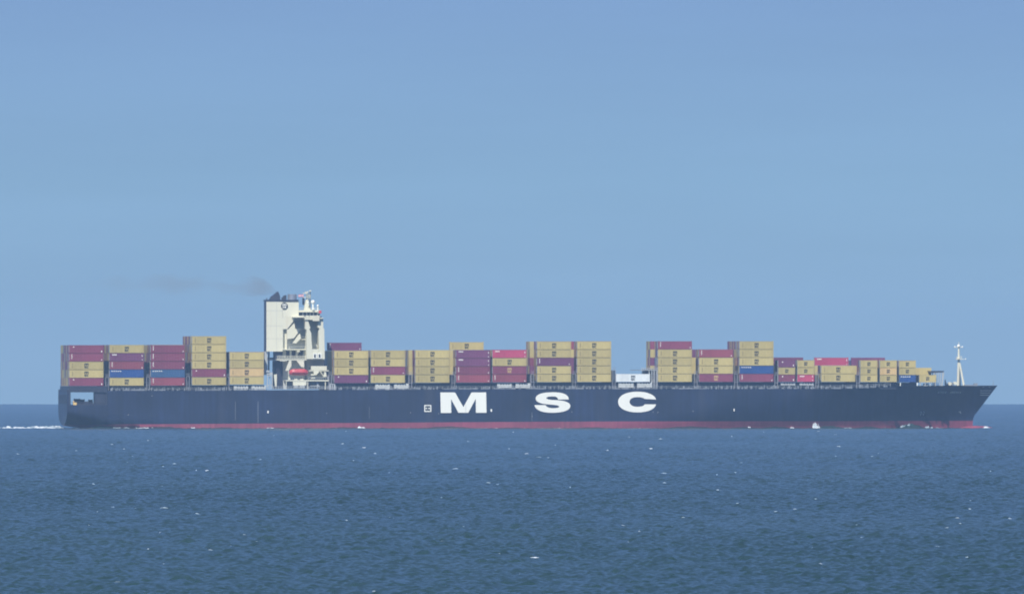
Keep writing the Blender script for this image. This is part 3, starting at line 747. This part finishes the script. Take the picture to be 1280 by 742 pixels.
for r in ((1181.6, 477.4, 1183.2, 481.9), (1188.9, 477.6, 1191.6, 481.9), (1183.3, 479.6, 1190, 481.9), (1217.6, 478.6, 1222.2, 482), (1205.5, 480.6, 1217, 481.9), (1181.6, 474.2, 1182.2, 477.4)):
    rect(mb, *r, t_w+.2, t_w+2.2)
mb.build('windlass_base', M['grey'], ship)
mb = MB(); a = P(1241.6, 482, TC); mb.tube((a[0], TC, a[1]), (a[0], TC, Z(474.5, a[0], TC)), .1, .05); mb.build('jackstaff', M['grey'], ship)

# ------------------------------------------------------------------ lifeboat (hangs in its davits) and flag
sL, zL = P(373.2, 465.6, 3.6)
lb = empty('lifeboat', world(sL, 3.2, zL), TH); tag(lb, 'red enclosed lifeboat hanging in cream davits beside the superstructure', 'lifeboat')
def boat_shell(prof, n=14, L_=6.7):
    mb = MB(); m = len(prof); vs = []
    for i in range(n+1):
        u = i/n*2-1; f = max(.25, (1-abs(u)**6)); x = u*L_/2
        for (y, z) in prof: vs.append((x, y*f, z*(.35+.65*f) if z > 0 else z*(.45+.55*f)))
    fs = [(i*m+k, i*m+(k+1) % m, (i+1)*m+(k+1) % m, (i+1)*m+k) for i in range(n) for k in range(m)]
    fs += [tuple(range(m)), tuple(range(n*m, n*m+m))]
    return mb.add(vs, fs)
boat_shell([(-1.25, .02), (-1.3, -.15), (-1.05, -.55), (-.4, -.95), (.4, -.95), (1.05, -.55), (1.3, -.15), (1.25, .02)]).build('boat_hull', M['red'], lb, smooth=True)
boat_shell([(-1.2, .04), (-1.12, .7), (-.7, 1.25), (0, 1.4), (.7, 1.25), (1.12, .7), (1.2, .04)]).build('canopy', M['red'], lb, smooth=True)
MB().box(-3.0, 3.0, -1.36, -1.28, -.04, .06).build('fender', M['black'], lb)
fl = empty('flag', world(S(379.5, TMm), TMm, Z(370.6, S(379.5), TMm)), TH); tag(fl, 'small red and white flag streaming from the radar mast', 'flag')
mb = MB(); nf = 10
for band, (za, zb2, mi) in enumerate(((.0, .26, 0), (.26, .52, 1), (.52, .78, 0))):
    vs = []
    for i in range(nf+1):
        x = -1.9*i/nf; y = .16*sin(i*.9)*i/nf; dz = -.1*i/nf
        vs += [(x, y-.012, za+dz), (x, y-.012, zb2+dz), (x, y+.012, zb2+dz), (x, y+.012, za+dz)]
    fs = [(4*i+k, 4*i+(k+1) % 4, 4*(i+1)+(k+1) % 4, 4*(i+1)+k) for i in range(nf) for k in range(4)]+[(0, 1, 2, 3), tuple(4*nf+k for k in (3, 2, 1, 0))]
    mb.add(vs, fs, mi)
mb.build('cloth', [M['flagred'], M['flagwhite']], fl, whole=True)
fl2 = empty('flag', world(S(398.4, 8), 8, Z(390.6, S(398.4), 8)), TH); tag(fl2, 'dark red flag on a short pole at the forward end of the bridge roof', 'flag')
mb = MB(); vs = []
for i in range(nf+1):
    x = 1.0*i/nf; y = .12*sin(i*.8)*i/nf
    vs += [(x, y-.012, -.2), (x, y-.012, .75), (x, y+.012, .75), (x, y+.012, -.2)]
mb.add(vs, [(4*i+k, 4*i+(k+1) % 4, 4*(i+1)+(k+1) % 4, 4*(i+1)+k) for i in range(nf) for k in range(4)]+[(0, 1, 2, 3), tuple(4*nf+k for k in (3, 2, 1, 0))])
mb.build('cloth', M['flagred'], fl2)
mb = MB(); mb.tube((-.05, 0, -.55), (-.05, 0, 1.2), .06, n=6); mb.build('pole', M['white'], fl2)

# ------------------------------------------------------------------ containers
W, HC, STD = 2.438, 2.81, 2.49
_cm = {}
def cmesh(col, L_, h, simple=False):
    key = (col, L_, h, simple)
    if key in _cm: return _cm[key]
    mb = MB(); x0, x1 = -L_/2, L_/2; y0, y1 = -W/2, W/2
    if simple:
        mb.box(x0+.02, x1-.02, y0+.02, y1-.02, -.04, h+.05)
    else:
        # corrugated side panels
        nc = int(L_/.56); out = []
        for side in (y0, y1):
            sg = 1 if side == y0 else -1; pts = []
            for i in range(nc):
                a = x0+.18+(L_-.36)*i/nc; w_ = (L_-.36)/nc
                pts += [(a, side+sg*.05), (a+w_*.35, side+sg*.05), (a+w_*.5, side+sg*.016), (a+w_*.85, side+sg*.016)]
            pts.append((x1-.18, side+sg*.05)); out.append(pts)
        base = out[0]+out[1][::-1]; n = len(base)
        vs = [(x, y, .14) for x, y in base]+[(x, y, h-.08) for x, y in base]
        mb.add(vs, [(i, (i+1) % n, (i+1) % n+n, i+n) for i in range(n)]+[tuple(range(n-1, -1, -1)), tuple(range(n, 2*n))])
        for yy in (y0, y1-.1):
            mb.box(x0+.16, x1-.16, yy, yy+.1, 0.02, .16); mb.box(x0+.16, x1-.16, yy, yy+.1, h-.10, h-.015)
        for xx in (x0, x1-.16):
            for yy in (y0, y1-.16): mb.box(xx, xx+.16, yy, yy+.16, 0, h); mb.box(xx+.01, xx+.15, yy+.01, yy+.15, h, h+.1)
            mb.box(xx+.01, xx+.15, y0+.16, y1-.16, 0.02, .16); mb.box(xx+.01, xx+.15, y0+.16, y1-.16, h-.12, h-.015)
    _cm[key] = mb.mesh('container_body', M['c_'+col]); return _cm[key]
def door_mesh():
    if 'door' not in _cm:
        mb = MB()
        mb.box(-.03, .03, -1.05, -.02, .18, 2.45); mb.box(-.03, .03, .02, 1.05, .18, 2.45)
        for y in (-.8, -.3, .3, .8): mb.tube((-.07, y, .1), (-.07, y, 2.5), .03, n=6)
        _cm['door'] = mb.mesh('door', M['c_grey'])
    return _cm['door']
def emblem_mesh(mat):
    key = 'emblem_'+mat
    if key not in _cm:
        mb = MB(); yf = -W/2-.03; yb = -W/2+.012
        def r(x0, z0, x1, z1): mb.box(x0, x1, yf, yb, z0, z1)
        # upper letter m
        r(-.92, 1.50, -.56, 2.36); r(.56, 1.50, .92, 2.36); r(-.22, 1.50, .22, 2.02); r(-.555, 2.03, .555, 2.36)
        # lower letters s and c
        r(-.92, 1.06, -.08, 1.28); r(-.92, .70, -.08, .90); r(-.92, .55, -.08, .69) if False else None
        r(-.92, .905, -.60, 1.055); r(-.40, .54, -.08, .695); r(-.92, .36, -.08, .535)
        r(.08, 1.06, .92, 1.28); r(.08, .36, .92, .56); r(.08, .565, .42, 1.055)
        _cm[key] = mb.mesh('emblem', M[mat])
    return _cm[key]
def marking_mesh(kind, L_, h):
    key = (kind, L_, h)
    if key not in _cm:
        mb = MB(); yf = -W/2-.025; yb = -W/2+.012; x0, x1 = -L_/2, L_/2
        def r(a, z0, b, z1): mb.box(a, b, yf, yb, z0, z1)
        if kind == 'stripe': r(x0+1.0, .55, x0+1.22, h-.55)
        elif kind == 'vert':
            for k in range(5): r(x0+.72, h-.55-k*.34, x0+1.0, h-.32-k*.34)
            r(x1-.75, .35, x1-.5, .75)
        elif kind == 'text':
            for k in range(4): r(x0+.9+k*.42, h-.75, x0+1.2+k*.42, h-.35)
            r(x1-.7, .3, x1-.45, .6); r(x1-.7, 1.6, x1-.5, 2.2)
        elif kind == 'dot': r(x0+1.3, h-.8, x0+1.7, h-.45); r(x1-.8, .35, x1-.5, .9)
        elif kind == 'line':
            for k in range(5): r(x0+.6+k*.75, h-.7, x0+1.1+k*.75, h-.45)
        _cm[key] = mb.mesh('marking', M['shadegrey'] if kind == 'stripe' else M['letter'])
        if kind == 'stripe': _cm[key].materials[0] = M['stripe']
    return _cm[key]
M['stripe'] = paint('olive_marking', (0.22, 0.16, 0.06), .6, .1, 1)
ORD = ['bottom', 'second', 'third', 'fourth', 'fifth', 'sixth', 'seventh']
NTH = ['aftmost', 'second', 'third', 'fourth', 'fifth', 'sixth', 'seventh', 'eighth', 'ninth', 'tenth', 'eleventh', 'twelfth', 'thirteenth', 'fourteenth', 'fifteenth', 'sixteenth', 'seventeenth', 'eighteenth', 'nineteenth', 'twentieth', 'twenty-first']
ROWN = ['outermost', 'second', 'third', 'fourth', 'fifth', 'sixth', 'seventh', 'eighth', 'ninth', 'tenth', 'eleventh', 'twelfth', 'thirteenth', 'fourteenth', 'fifteenth', 'sixteenth', 'seventeenth']
Yw, Mr, Pl, Br, Bl, Sb, Pk, Wh, Pe = 'mustard yellow', 'maroon', 'plum', 'brick red', 'blue', 'slate blue', 'pink red', 'white', 'peach'
E_ = 'stripe'
# each bay: left px of the nearest row, length, base py, near tiers bottom to top (colour, marking, emblem), layout of the rows behind
def Y(): return (Yw, 'stripe', 'black')
BAYS = [
 (86.8, 40, 482.0, [(Mr, 'dot', 0), Y(), Y(), (Mr, 'vert', 0), (Mr, 'dot', 0)], 'full', None),
 (137.2, 40, 481.7, [Y(), (Bl, 'line', 0), (Br, 'vert', 0), (Pl, 'text', 0), Y()], 'full', None),
 (188.6, 40, 481.6, [(Br, 'vert', 0), (Sb, 'line', 0), (Mr, 'vert', 0), (Mr, 'vert', 0), (Mr, 'vert', 0)], 'full', None),
 (240.2, 40, 481.0, [Y(), (Mr, 'dot', 0), Y(), Y(), Y(), Y()], 'full', None),
 (287.3, 40, 480.2, [Y(), (Pe, 'stripe', 'black'), Y(), Y()], 'low', None),
 (417.9, 40, 478.5, [(Pl, 'dot', 0), Y(), Y(), Y()], 'split', (11, [Yw, Yw, Yw, Yw, Pl])),
 (463.8, 40, 478.2, [Y(), (Mr, 'vert', 0), Y(), Y()], 'full', None),
 (519.4, 40, 477.9, [Y(), Y(), Y(), Y()], 'split', (11, [Yw, Yw, Yw, Yw])),
 (570.3, 40, 477.8, [(Br, 'vert', 0), (Mr, 'vert', 0), (Pl, 'text', 0), (Pl, 'text', 0)], 'split', (10, [Mr, Yw, Yw, Yw, Yw])),
 (615.8, 40, 477.5, [(Br, 'vert', 0), (Mr, None, 'c_peach'), Y(), (Pk, 'text', 0)], 'full', None),
 (671.5, 40, 477.2, [Y(), Y(), (Pl, 'vert', 0), Y(), Y()], 'split', (11, [Yw, Pl, Mr, Yw, Yw])),
 (721.6, 40, 477.0, [Y(), Y(), Y(), Y(), Y()], 'split', (11, [Yw, Pl, Pl, Yw, Br])),
 (770.2, 40, 476.8, [(Wh, None, 'black')], 'one', None),
 (822.6, 40, 476.9, [Y(), Y(), Y(), Y(), (Mr, 'vert', 0)], 'split', (11, [Yw, Yw, Pl, Yw, Mr])),
 (874.0, 40, 476.9, [(Mr, None, 'c_peach'), Y(), Y(), (Br, 'vert', 0)], 'split', (10, [Yw, Yw, Yw, Pl])),
 (924.6, 40, 476.9, [(Mr, 'vert', 0), (Bl, 'line', 0), Y(), Y(), Y()], 'full', None),
 (973.0, 20, 476.8, [(Mr, 'dot', 0), (Yw, None, 'black'), (Pl, 'dot', 0)], 'bow', (12, [Pl, Yw, Pl])),
 (996.8, 20, 476.8, [(Pk, 'text', 0), (Yw, None, 'black'), (Yw, None, 'black')], 'bow', None),
 (1026.8, 40, 476.8, [Y(), Y()], 'bow', (9, [Yw, Yw, Pk])),
 (1075.7, 20, 477.0, [(Yw, None, 'black'), (Yw, None, 'black'), (Yw, None, 'black')], 'bow', (12, [Yw, Yw, Pl])),
 (1100.0, 20, 477.1, [(Yw, None, 'black'), (Pe, None, 'black'), (Yw, None, 'black')], 'bow', None),
 (1123.8, 20, 477.3, [(Bl, 'line', 0), (Yw, None, 'black'), (Yw, None, 'black')], 'bow', None),
 (1149.2, 20, 477.3, [(Yw, None, 'black')], 'bow', (6, [Yw, Yw])),
]
NTH += ['twenty-second', 'twenty-third']
cr_ = random.Random(11)
cands = []        # everything behind the near rows: (score, bay, row, tier, colour, s0, L, t, z, h)
count = 0
def put(bi, ri, ti, col, s0, L_, tc_, z, h, mark=None, emb=None, near=True, top=False):
    global count
    loc = world(s0+L_/2, tc_, z)
    size = 'short' if L_ < 7 else 'long'; ft_ = 20 if L_ < 7 else 40
    where = f'{ORD[ti]} tier of the {NTH[bi]} stack from the stern' if bi else f'{ORD[ti]} tier of the aftmost stack at the stern'
    if near:
        r = empty('shipping_container', loc, TH)
        b_ = bpy.data.objects.new('body', cmesh(col, L_, h)); C.objects.link(b_); b_.parent = r
        d = bpy.data.objects.new('door', door_mesh()); C.objects.link(d); d.parent = r; d.location = (-L_/2-.03, 0, (h-2.591)*.5)
        if emb: e = bpy.data.objects.new('emblem', emblem_mesh(emb)); C.objects.link(e); e.parent = r; e.scale = (.80,1,.86) if ft_ == 40 else (.62,1,.62); e.location = (0, -.24*0, .16 if ft_ == 40 else .38)
        if mark: k = bpy.data.objects.new('marking', marking_mesh(mark, L_, h)); C.objects.link(k); k.parent = r
        lab = (f'{col} {size} container' + (' with square emblem' if emb else '') + f', {where}') if not ri else f'{col} container on far side, {where}'
    else:
        r = bpy.data.objects.new('shipping_container', cmesh(col, L_, h, True)); C.objects.link(r)
        r.location = loc; r.rotation_euler = (0, 0, TH)
        lab = f'{col} container, {ROWN[ri]} row back, {where}'
    tag(r, lab, 'container', 'shipping containers stacked on deck'); count += 1
    return r
PITCH = 2.51
for bi, (px0, ft, base, near, layout, far) in enumerate(BAYS):
    L_ = 12.19 if ft == 40 else 6.058
    t0 = .30 if px0 < 1080 else (1.6 if px0 < 1110 else (3.2 if px0 < 1130 else 5.4))
    nrows = 17 if px0 < 1080 else (16 if px0 < 1110 else (14 if px0 < 1130 else 12))
    s0 = S(px0, t0); zb0 = Z(base, s0, t0)
    h = HC if ft == 40 else STD
    step = h+.108
    for ti, (col, mark, emb) in enumerate(near):
        put(bi, 0, ti, col, s0, L_, t0+W/2, zb0+ti*step, h, mark, emb, True)
    nt_ = len(near)
    def palette(): return cr_.choices([Yw, Mr, Pl, Br, 'grey', Pe, Sb], [5, 3, 1.5, 1, 1.5, .6, .6])[0]
    for ri in range(1, nrows):
        if layout == 'one': continue
        gap = layout in ('split', 'bow') and far and 4 < ri < far[0]
        if gap: continue
        tiers = nt_
        if layout == 'low': tiers = nt_
        cols = None
        if far and ri == far[0]: cols = far[1]; tiers = len(cols)
        elif far and ri > far[0]: tiers = min(len(far[1]), nt_)
        for ti in range(tiers):
            col = cols[ti] if cols else palette()
            hh = h; LL = L_; ss = s0; stp = step; st_z = zb0
            if px0 in (973.0, 1075.7) and cols: LL = 12.19; hh = HC; stp = HC+.108
            vis = 0.0
            top = ti == tiers-1
            if cols: vis = 50+ti
            else: vis = 20-ri+(3 if top else 0)+(ti >= 2)*1.5
            cands.append((vis, bi, ri, ti, col, ss, LL, t0+W/2+ri*PITCH, st_z+ti*stp, hh))
cands.sort(key=lambda c: -c[0])
NIND = 300-count
rest = MB(); restcols = ['c_'+c for c in (Yw, Mr, Pl, Br, 'grey', Pe, Sb, Pk, Bl, Wh)]
for i, (vis, bi, ri, ti, col, ss, LL, tc_, z, hh) in enumerate(cands):
    if i < NIND:
        lone = (bi, ti) in ((5, 4), (8, 4), (18, 2)) and vis >= 50       # a container standing alone on the far rows shows its whole side
        put(bi, ri, ti, col, ss, LL, tc_, z, hh, *(({Yw: 'stripe', Pk: 'text'}.get(col, 'vert'), 'black' if col == Yw else None) if lone else ()), near=lone)
    else: rest.box(ss+.02, ss+LL-.02, tc_-W/2+.02, tc_+W/2-.02, z-.04, z+hh+.05, restcols.index('c_'+col))
ro = rest.build('shipping_containers', [M[c] for c in restcols], whole=True); ro.location = SHIPLOC; ro.rotation_euler = (0, 0, TH)
tag(ro, 'inner rows of mixed containers hidden behind the outer stacks', 'containers', kind='stuff')
# stools under the foremost stack
mb = MB(); s0 = S(1149.2, 5.4)
for k in range(4): mb.box(s0+.2+k*1.8, s0+.5+k*1.8, 5.5, 6.0, Z(482.2, s0), Z(477.45, s0))
mb.box(s0, s0+6.1, 5.4, 37, Z(478.0, s0), Z(477.4, s0)).box(s0+1.6, s0+3.2, 6.2, 8, Z(482, s0), Z(479, s0))
mb.build('container_stool', M['lightgrey'], ship)
mb = MB()
for x in (1125, 1146.2): rect(mb, x, 477.9, x+1.0, 482, 3.4, 4.0)
mb.build('container_stool', M['letter'], ship)

# ------------------------------------------------------------------ foam: wake, splashes along the hull, whitecaps
def foam_blob(mb, c, lx, ly, h, n=9, m=4, seed=0, rot=0.0, mi=0):
    """ragged low mound of foam"""
    r = random.Random(seed); vs = []; hs = {}
    for j in range(m+1):
        for i in range(n+1):
            u, v_ = i/n*2-1, j/m*2-1
            e = max(0.0, 1-abs(u)**2.2)*max(0.0, 1-abs(v_)**2.0)
            x = u*lx+(r.random()-.5)*lx*.25; y = v_*ly+(r.random()-.5)*ly*.4
            z = h*e*r.uniform(.45, 1.15)-.12
            vs.append((c[0]+x*cos(rot)-y*sin(rot), c[1]+x*sin(rot)+y*cos(rot), c[2]+z))
    fs = []
    for j in range(m):
        for i in range(n): fs.append((j*(n+1)+i, j*(n+1)+i+1, (j+1)*(n+1)+i+1, (j+1)*(n+1)+i))
    mb.add(vs, fs, mi)
mb = MB(); r = random.Random(5)
wl = world(0, 21, 0)
for k in range(90):                                   # churned wake streaming aft
    d = 1.0+k*1.05; c = world(S(75.5, 21)-d*1.0-r.random(), 20+r.uniform(-4, 4), 0.0)
    hgt = (0.55+0.75*math.exp(-((d-14)/9)**2)+0.75*math.exp(-((d-2)/6)**2)+.45*math.exp(-((d-36)/7)**2))*(1-.006*d)
    foam_blob(mb, c, r.uniform(1.6, 3.6), r.uniform(2, 6), hgt*r.uniform(.45, .85), seed=k, rot=TH, mi=1 if r.random() < .2 else 0)
wk = mb.build('wake_foam', [M['foam'], M['thinfoam']], whole=True); tag(wk, 'churned white wake trailing behind the stern', 'foam', kind='stuff')
mb = MB()
def splash(px, w_px, h_px, t=-.8, dense=5, yb=535, seed=0, mi=0):
    r = random.Random(seed)
    for k in range(dense):
        x = px+r.uniform(-.5, .5)*w_px*.6; s = S(x, t); b = BEAM/2-half_breadth(min(s, S_WL), .5)
        foam_blob(mb, world(S(x, b), b-.5-r.random()*.6, 0), w_px*.287*r.uniform(.18, .34), r.uniform(.5, 1.3), h_px*.287*r.uniform(.6, 1.1), n=8, m=4, seed=seed*31+k, rot=TH, mi=mi)
for a in ((182, 36, 1.7, 9), (241, 9, 2.7, 3), (150, 26, 2.2, 5), (110, 24, 2.2, 4), (338, 12, 1.8, 4), (454, 13, 3.0, 3), (512, 5, 1.4, 2), (620, 6, 1.8, 2), (700, 5, 1.5, 2), (935, 9, 3.0, 3),
          (845, 12, 1.8, 3), (990, 8, 2.8, 3), (1049, 9, 3.0, 3), (1060, 16, 1.8, 4), (1038, 14, 2.4, 3), (800, 4, 1.4, 2), (1173, 6, 1.4, 2)):
    splash(a[0], a[1], a[2], dense=a[3], seed=int(a[0]), mi=1 if a[0] in (110, 150, 1060, 845, 512) else 0)
rf = random.Random(77)
for k in range(46):
    x = rf.uniform(95, 1205); splash(x, rf.uniform(3, 9), rf.uniform(.8, 1.7), dense=2, seed=2000+k, mi=rf.choice([0, 1, 1]))
for k in range(9):
    splash(1016.5+k*1.05, 4.5, (8.5, 9.2, 8.6, 8.8, 8.0, 7.0, 5.0, 3.4, 3.0)[k], dense=2, seed=500+k)
splash(1161, 11, 3.4, dense=3, seed=71, mi=1); splash(1137, 12, 6.5, dense=4, seed=72, mi=1); splash(1130, 14, 5.6, dense=4, seed=73, mi=1)
for k in range(7):
    foam_blob(mb, world(S(1228.5+k*1.1, 21.5), 19.6+r.random(), .1), .9, .6, .25+.55*math.exp(-((k-3)/2)**2), seed=90+k, rot=TH)
hf = mb.build('hull_foam', [M['foam'], M['thinfoam']], whole=True); tag(hf, 'white spray and foam breaking along the red waterline', 'foam', kind='stuff')
# low bow-wave swells of water against the side
def swell(mb, px, w_px, h_px, seed=0):
    s = S(px, 0); b = BEAM/2-half_breadth(min(s, S_WL-1), .5); s = S(px, b); n, m_ = 22, 6; vs = []
    for j in range(m_+1):
        for i in range(n+1):
            u, v_ = i/n*2-1, j/m_
            vs.append((*world(s+u*w_px*.287/2, b-.2-6*v_, 0)[:2], h_px*.287*(cos(u*pi/2)**2)*(1-v_)**1.5*(1+.12*sin(i*1.7+seed))-.05*v_-.25*(1-cos(u*pi/2)**2)))
    mb.add(vs, [(j*(n+1)+i, j*(n+1)+i+1, (j+1)*(n+1)+i+1, (j+1)*(n+1)+i) for j in range(m_) for i in range(n)])
mb = MB()
for a in ((1138, 56, 5.5), (1036, 66, 3.2), (1085, 50, 2.4), (862, 110, 2.6), (930, 70, 1.8), (560, 110, 2.6), (640, 80, 1.2), (740, 90, 1.6), (430, 100, 1.6), (350, 70, 1.1), (130, 70, 3.0), (205, 70, 2.4), (280, 60, 1.5), (970, 70, 2.2)): swell(mb, *a, seed=a[0])
sw = mb.build('hull_swell', M['water'], None, smooth=True, whole=True); sw['kind'] = 'structure'
# whitecaps
mb = MB(); r = random.Random(21)
known = [(205, 635.5, 12), (242, 634.5, 12), (123, 641, 6), (246, 643, 7), (141, 634.8, 8), (85, 635, 4), (320, 678.5, 10), (668, 698, 12), (327, 575, 9), (610, 604, 9), (375, 611.5, 7), (145+640, 678.5, 6), (268/2+640, 634, 7), (1015, 686, 6), (1240, 688, 5), (905/2+640, 730, 5), (380/2+640, 592, 10),
         (37/2+640, 567.5, 5), (65/2+640, 572, 12), (293/2+640, 547, 5), (372/2+640, 549, 6), (900/2+640, 571, 4), (488, 648, 6), (660/2+640, 640, 6), (1197, 648, 6), (1262, 649, 7), (978/2, 648, 7), (1170, 684, 8), (22, 568, 5), (140, 556, 6), (585, 552, 4), (437/2, 580, 5)]
def cap(px, py, wpx, seed):
    d = H/((py-Y_INF)*ALPHA); k = d*ALPHA; x = (px-CX)*k; y = d-D
    foam_blob(mb, (x, y, .22), wpx*k*.42, r.uniform(.5, 1.0)+.2, r.uniform(.55, 1.15)*k+.04, n=7, m=3, seed=seed, rot=r.uniform(-.3, .3), mi=r.choice([0, 1, 1, 1, 1]))
for i, (px, py, wp) in enumerate(known): cap(px, py, wp, i)
for i in range(105):
    py = 538+(742-538)*r.random()**1.15; cap(r.uniform(-60, 1340), py, r.choice([1.5, 1.5, 2, 2.5, 3, 5, 7]), 1000+i)
wc = mb.build('whitecaps', [M['foam'], M['thinfoam']], whole=True); tag(wc, 'small whitecaps scattered over the choppy sea', 'whitecaps', kind='stuff')

# ------------------------------------------------------------------ exhaust smoke
m = bpy.data.materials.new('thin_brown_smoke'); m.use_nodes = True; N, L = m.node_tree.nodes, m.node_tree.links
N.remove(N['Principled BSDF'])
pv = N.new('ShaderNodeVolumePrincipled'); L.new(pv.outputs[0], N['Material Output'].inputs['Volume'])
pv.inputs['Color'].default_value = (0.40, 0.31, 0.23, 1)
tc = N.new('ShaderNodeTexCoord'); nz = N.new('ShaderNodeTexNoise'); nz.inputs['Scale'].default_value = .13; nz.inputs['Detail'].default_value = 4
smp = N.new('ShaderNodeMapping'); smp.inputs['Scale'].default_value = (.5, 1, 1); L.new(tc.outputs['Object'], smp.inputs[0]); L.new(smp.outputs[0], nz.inputs[0])
sp = N.new('ShaderNodeSeparateXYZ'); L.new(tc.outputs['Generated'], sp.inputs[0])
def mth(op, a, b2=None):
    q = N.new('ShaderNodeMath'); q.operation = op
    for k_, x_ in enumerate((a, b2)):
        if x_ is None: continue
        if isinstance(x_, (int, float)): q.inputs[k_].default_value = x_
        else: L.new(x_, q.inputs[k_])
    return q.outputs[0]
dy = mth('MULTIPLY', mth('SUBTRACT', sp.outputs['Y'], .5), 2.0); dz = mth('MULTIPLY', mth('SUBTRACT', sp.outputs['Z'], .52), 1.75)
rad_ = mth('SQRT', mth('ADD', mth('MULTIPLY', dy, dy), mth('MULTIPLY', dz, dz)))
edge = mth('ADD', mth('SUBTRACT', 0.78, rad_), mth('MULTIPLY', mth('SUBTRACT', nz.outputs[0], .5), 3.2))    # ragged rim
nf_ = N.new('ShaderNodeMapRange'); nf_.inputs[1].default_value = .80; nf_.inputs[2].default_value = .97; nf_.inputs[4].default_value = .9; L.new(sp.outputs['X'], nf_.inputs[0])
edge = mth('ADD', edge, nf_.outputs[0])
sm_ = N.new('ShaderNodeMapRange'); sm_.interpolation_type = 'SMOOTHSTEP'; sm_.inputs[1].default_value = 0.0; sm_.inputs[2].default_value = 0.9; L.new(edge, sm_.inputs[0])
tx = N.new('ShaderNodeMapRange'); tx.inputs[1].default_value = .0; tx.inputs[2].default_value = .9; tx.inputs[3].default_value = .010; tx.inputs[4].default_value = .048
L.new(sp.outputs['X'], tx.inputs[0])
L.new(mth('MULTIPLY', sm_.outputs[0], tx.outputs[0]), pv.inputs['Density'])
mb = MB(); ts = 12.0; n = 12; vs = []
sec = [(345, 364.5, 2.0), (340, 361, 4.5), (330, 358, 8.5), (315, 356.5, 10.5), (295, 356.5, 10), (270, 356, 11), (245, 355.5, 11), (210, 355, 11), (170, 355, 10), (130, 355, 8), (100, 355, 2)]
o_s, o_z = P(344.5, 363.5, ts)
for x, y, rp in [(a_, b_+.8, c_*1.3) for a_, b_, c_ in sec]:
    s_, z_ = P(x, y, ts); rad = rp*.287
    vs += [(s_-o_s, rad*1.2*cos(2*pi*i/n), z_-o_z+rad*sin(2*pi*i/n)) for i in range(n)]
mb.add(vs, [(j*n+i, j*n+(i+1) % n, (j+1)*n+(i+1) % n, (j+1)*n+i) for j in range(len(sec)-1) for i in range(n)]+[tuple(range(n)), tuple(range((len(sec)-1)*n, len(sec)*n))])
sm = mb.build('exhaust_smoke', m); sm.location = world(o_s, ts, o_z); sm.rotation_euler = (0, 0, TH)
tag(sm, 'thin brown exhaust smoke drifting aft from the funnel', 'smoke', kind='stuff')

# ------------------------------------------------------------------ haze: one closed box of even air
mb = MB(); mb.box(-16500, 16500, -D-16500, -D+HD+300, -6.0, 66.0)
m = bpy.data.materials.new('sea_haze'); m.use_nodes = True; N, L = m.node_tree.nodes, m.node_tree.links
N.remove(N['Principled BSDF']); pv = N.new('ShaderNodeVolumePrincipled'); L.new(pv.outputs[0], N['Material Output'].inputs['Volume'])
pv.inputs['Color'].default_value = HAZE_COLOR; pv.inputs['Density'].default_value = HAZE_DENSITY; pv.inputs['Anisotropy'].default_value = 0.0
hz = mb.build('haze', m); hz['kind'] = 'stuff'; tag(hz, 'pale blue sea haze between the viewer and the ship', 'haze')
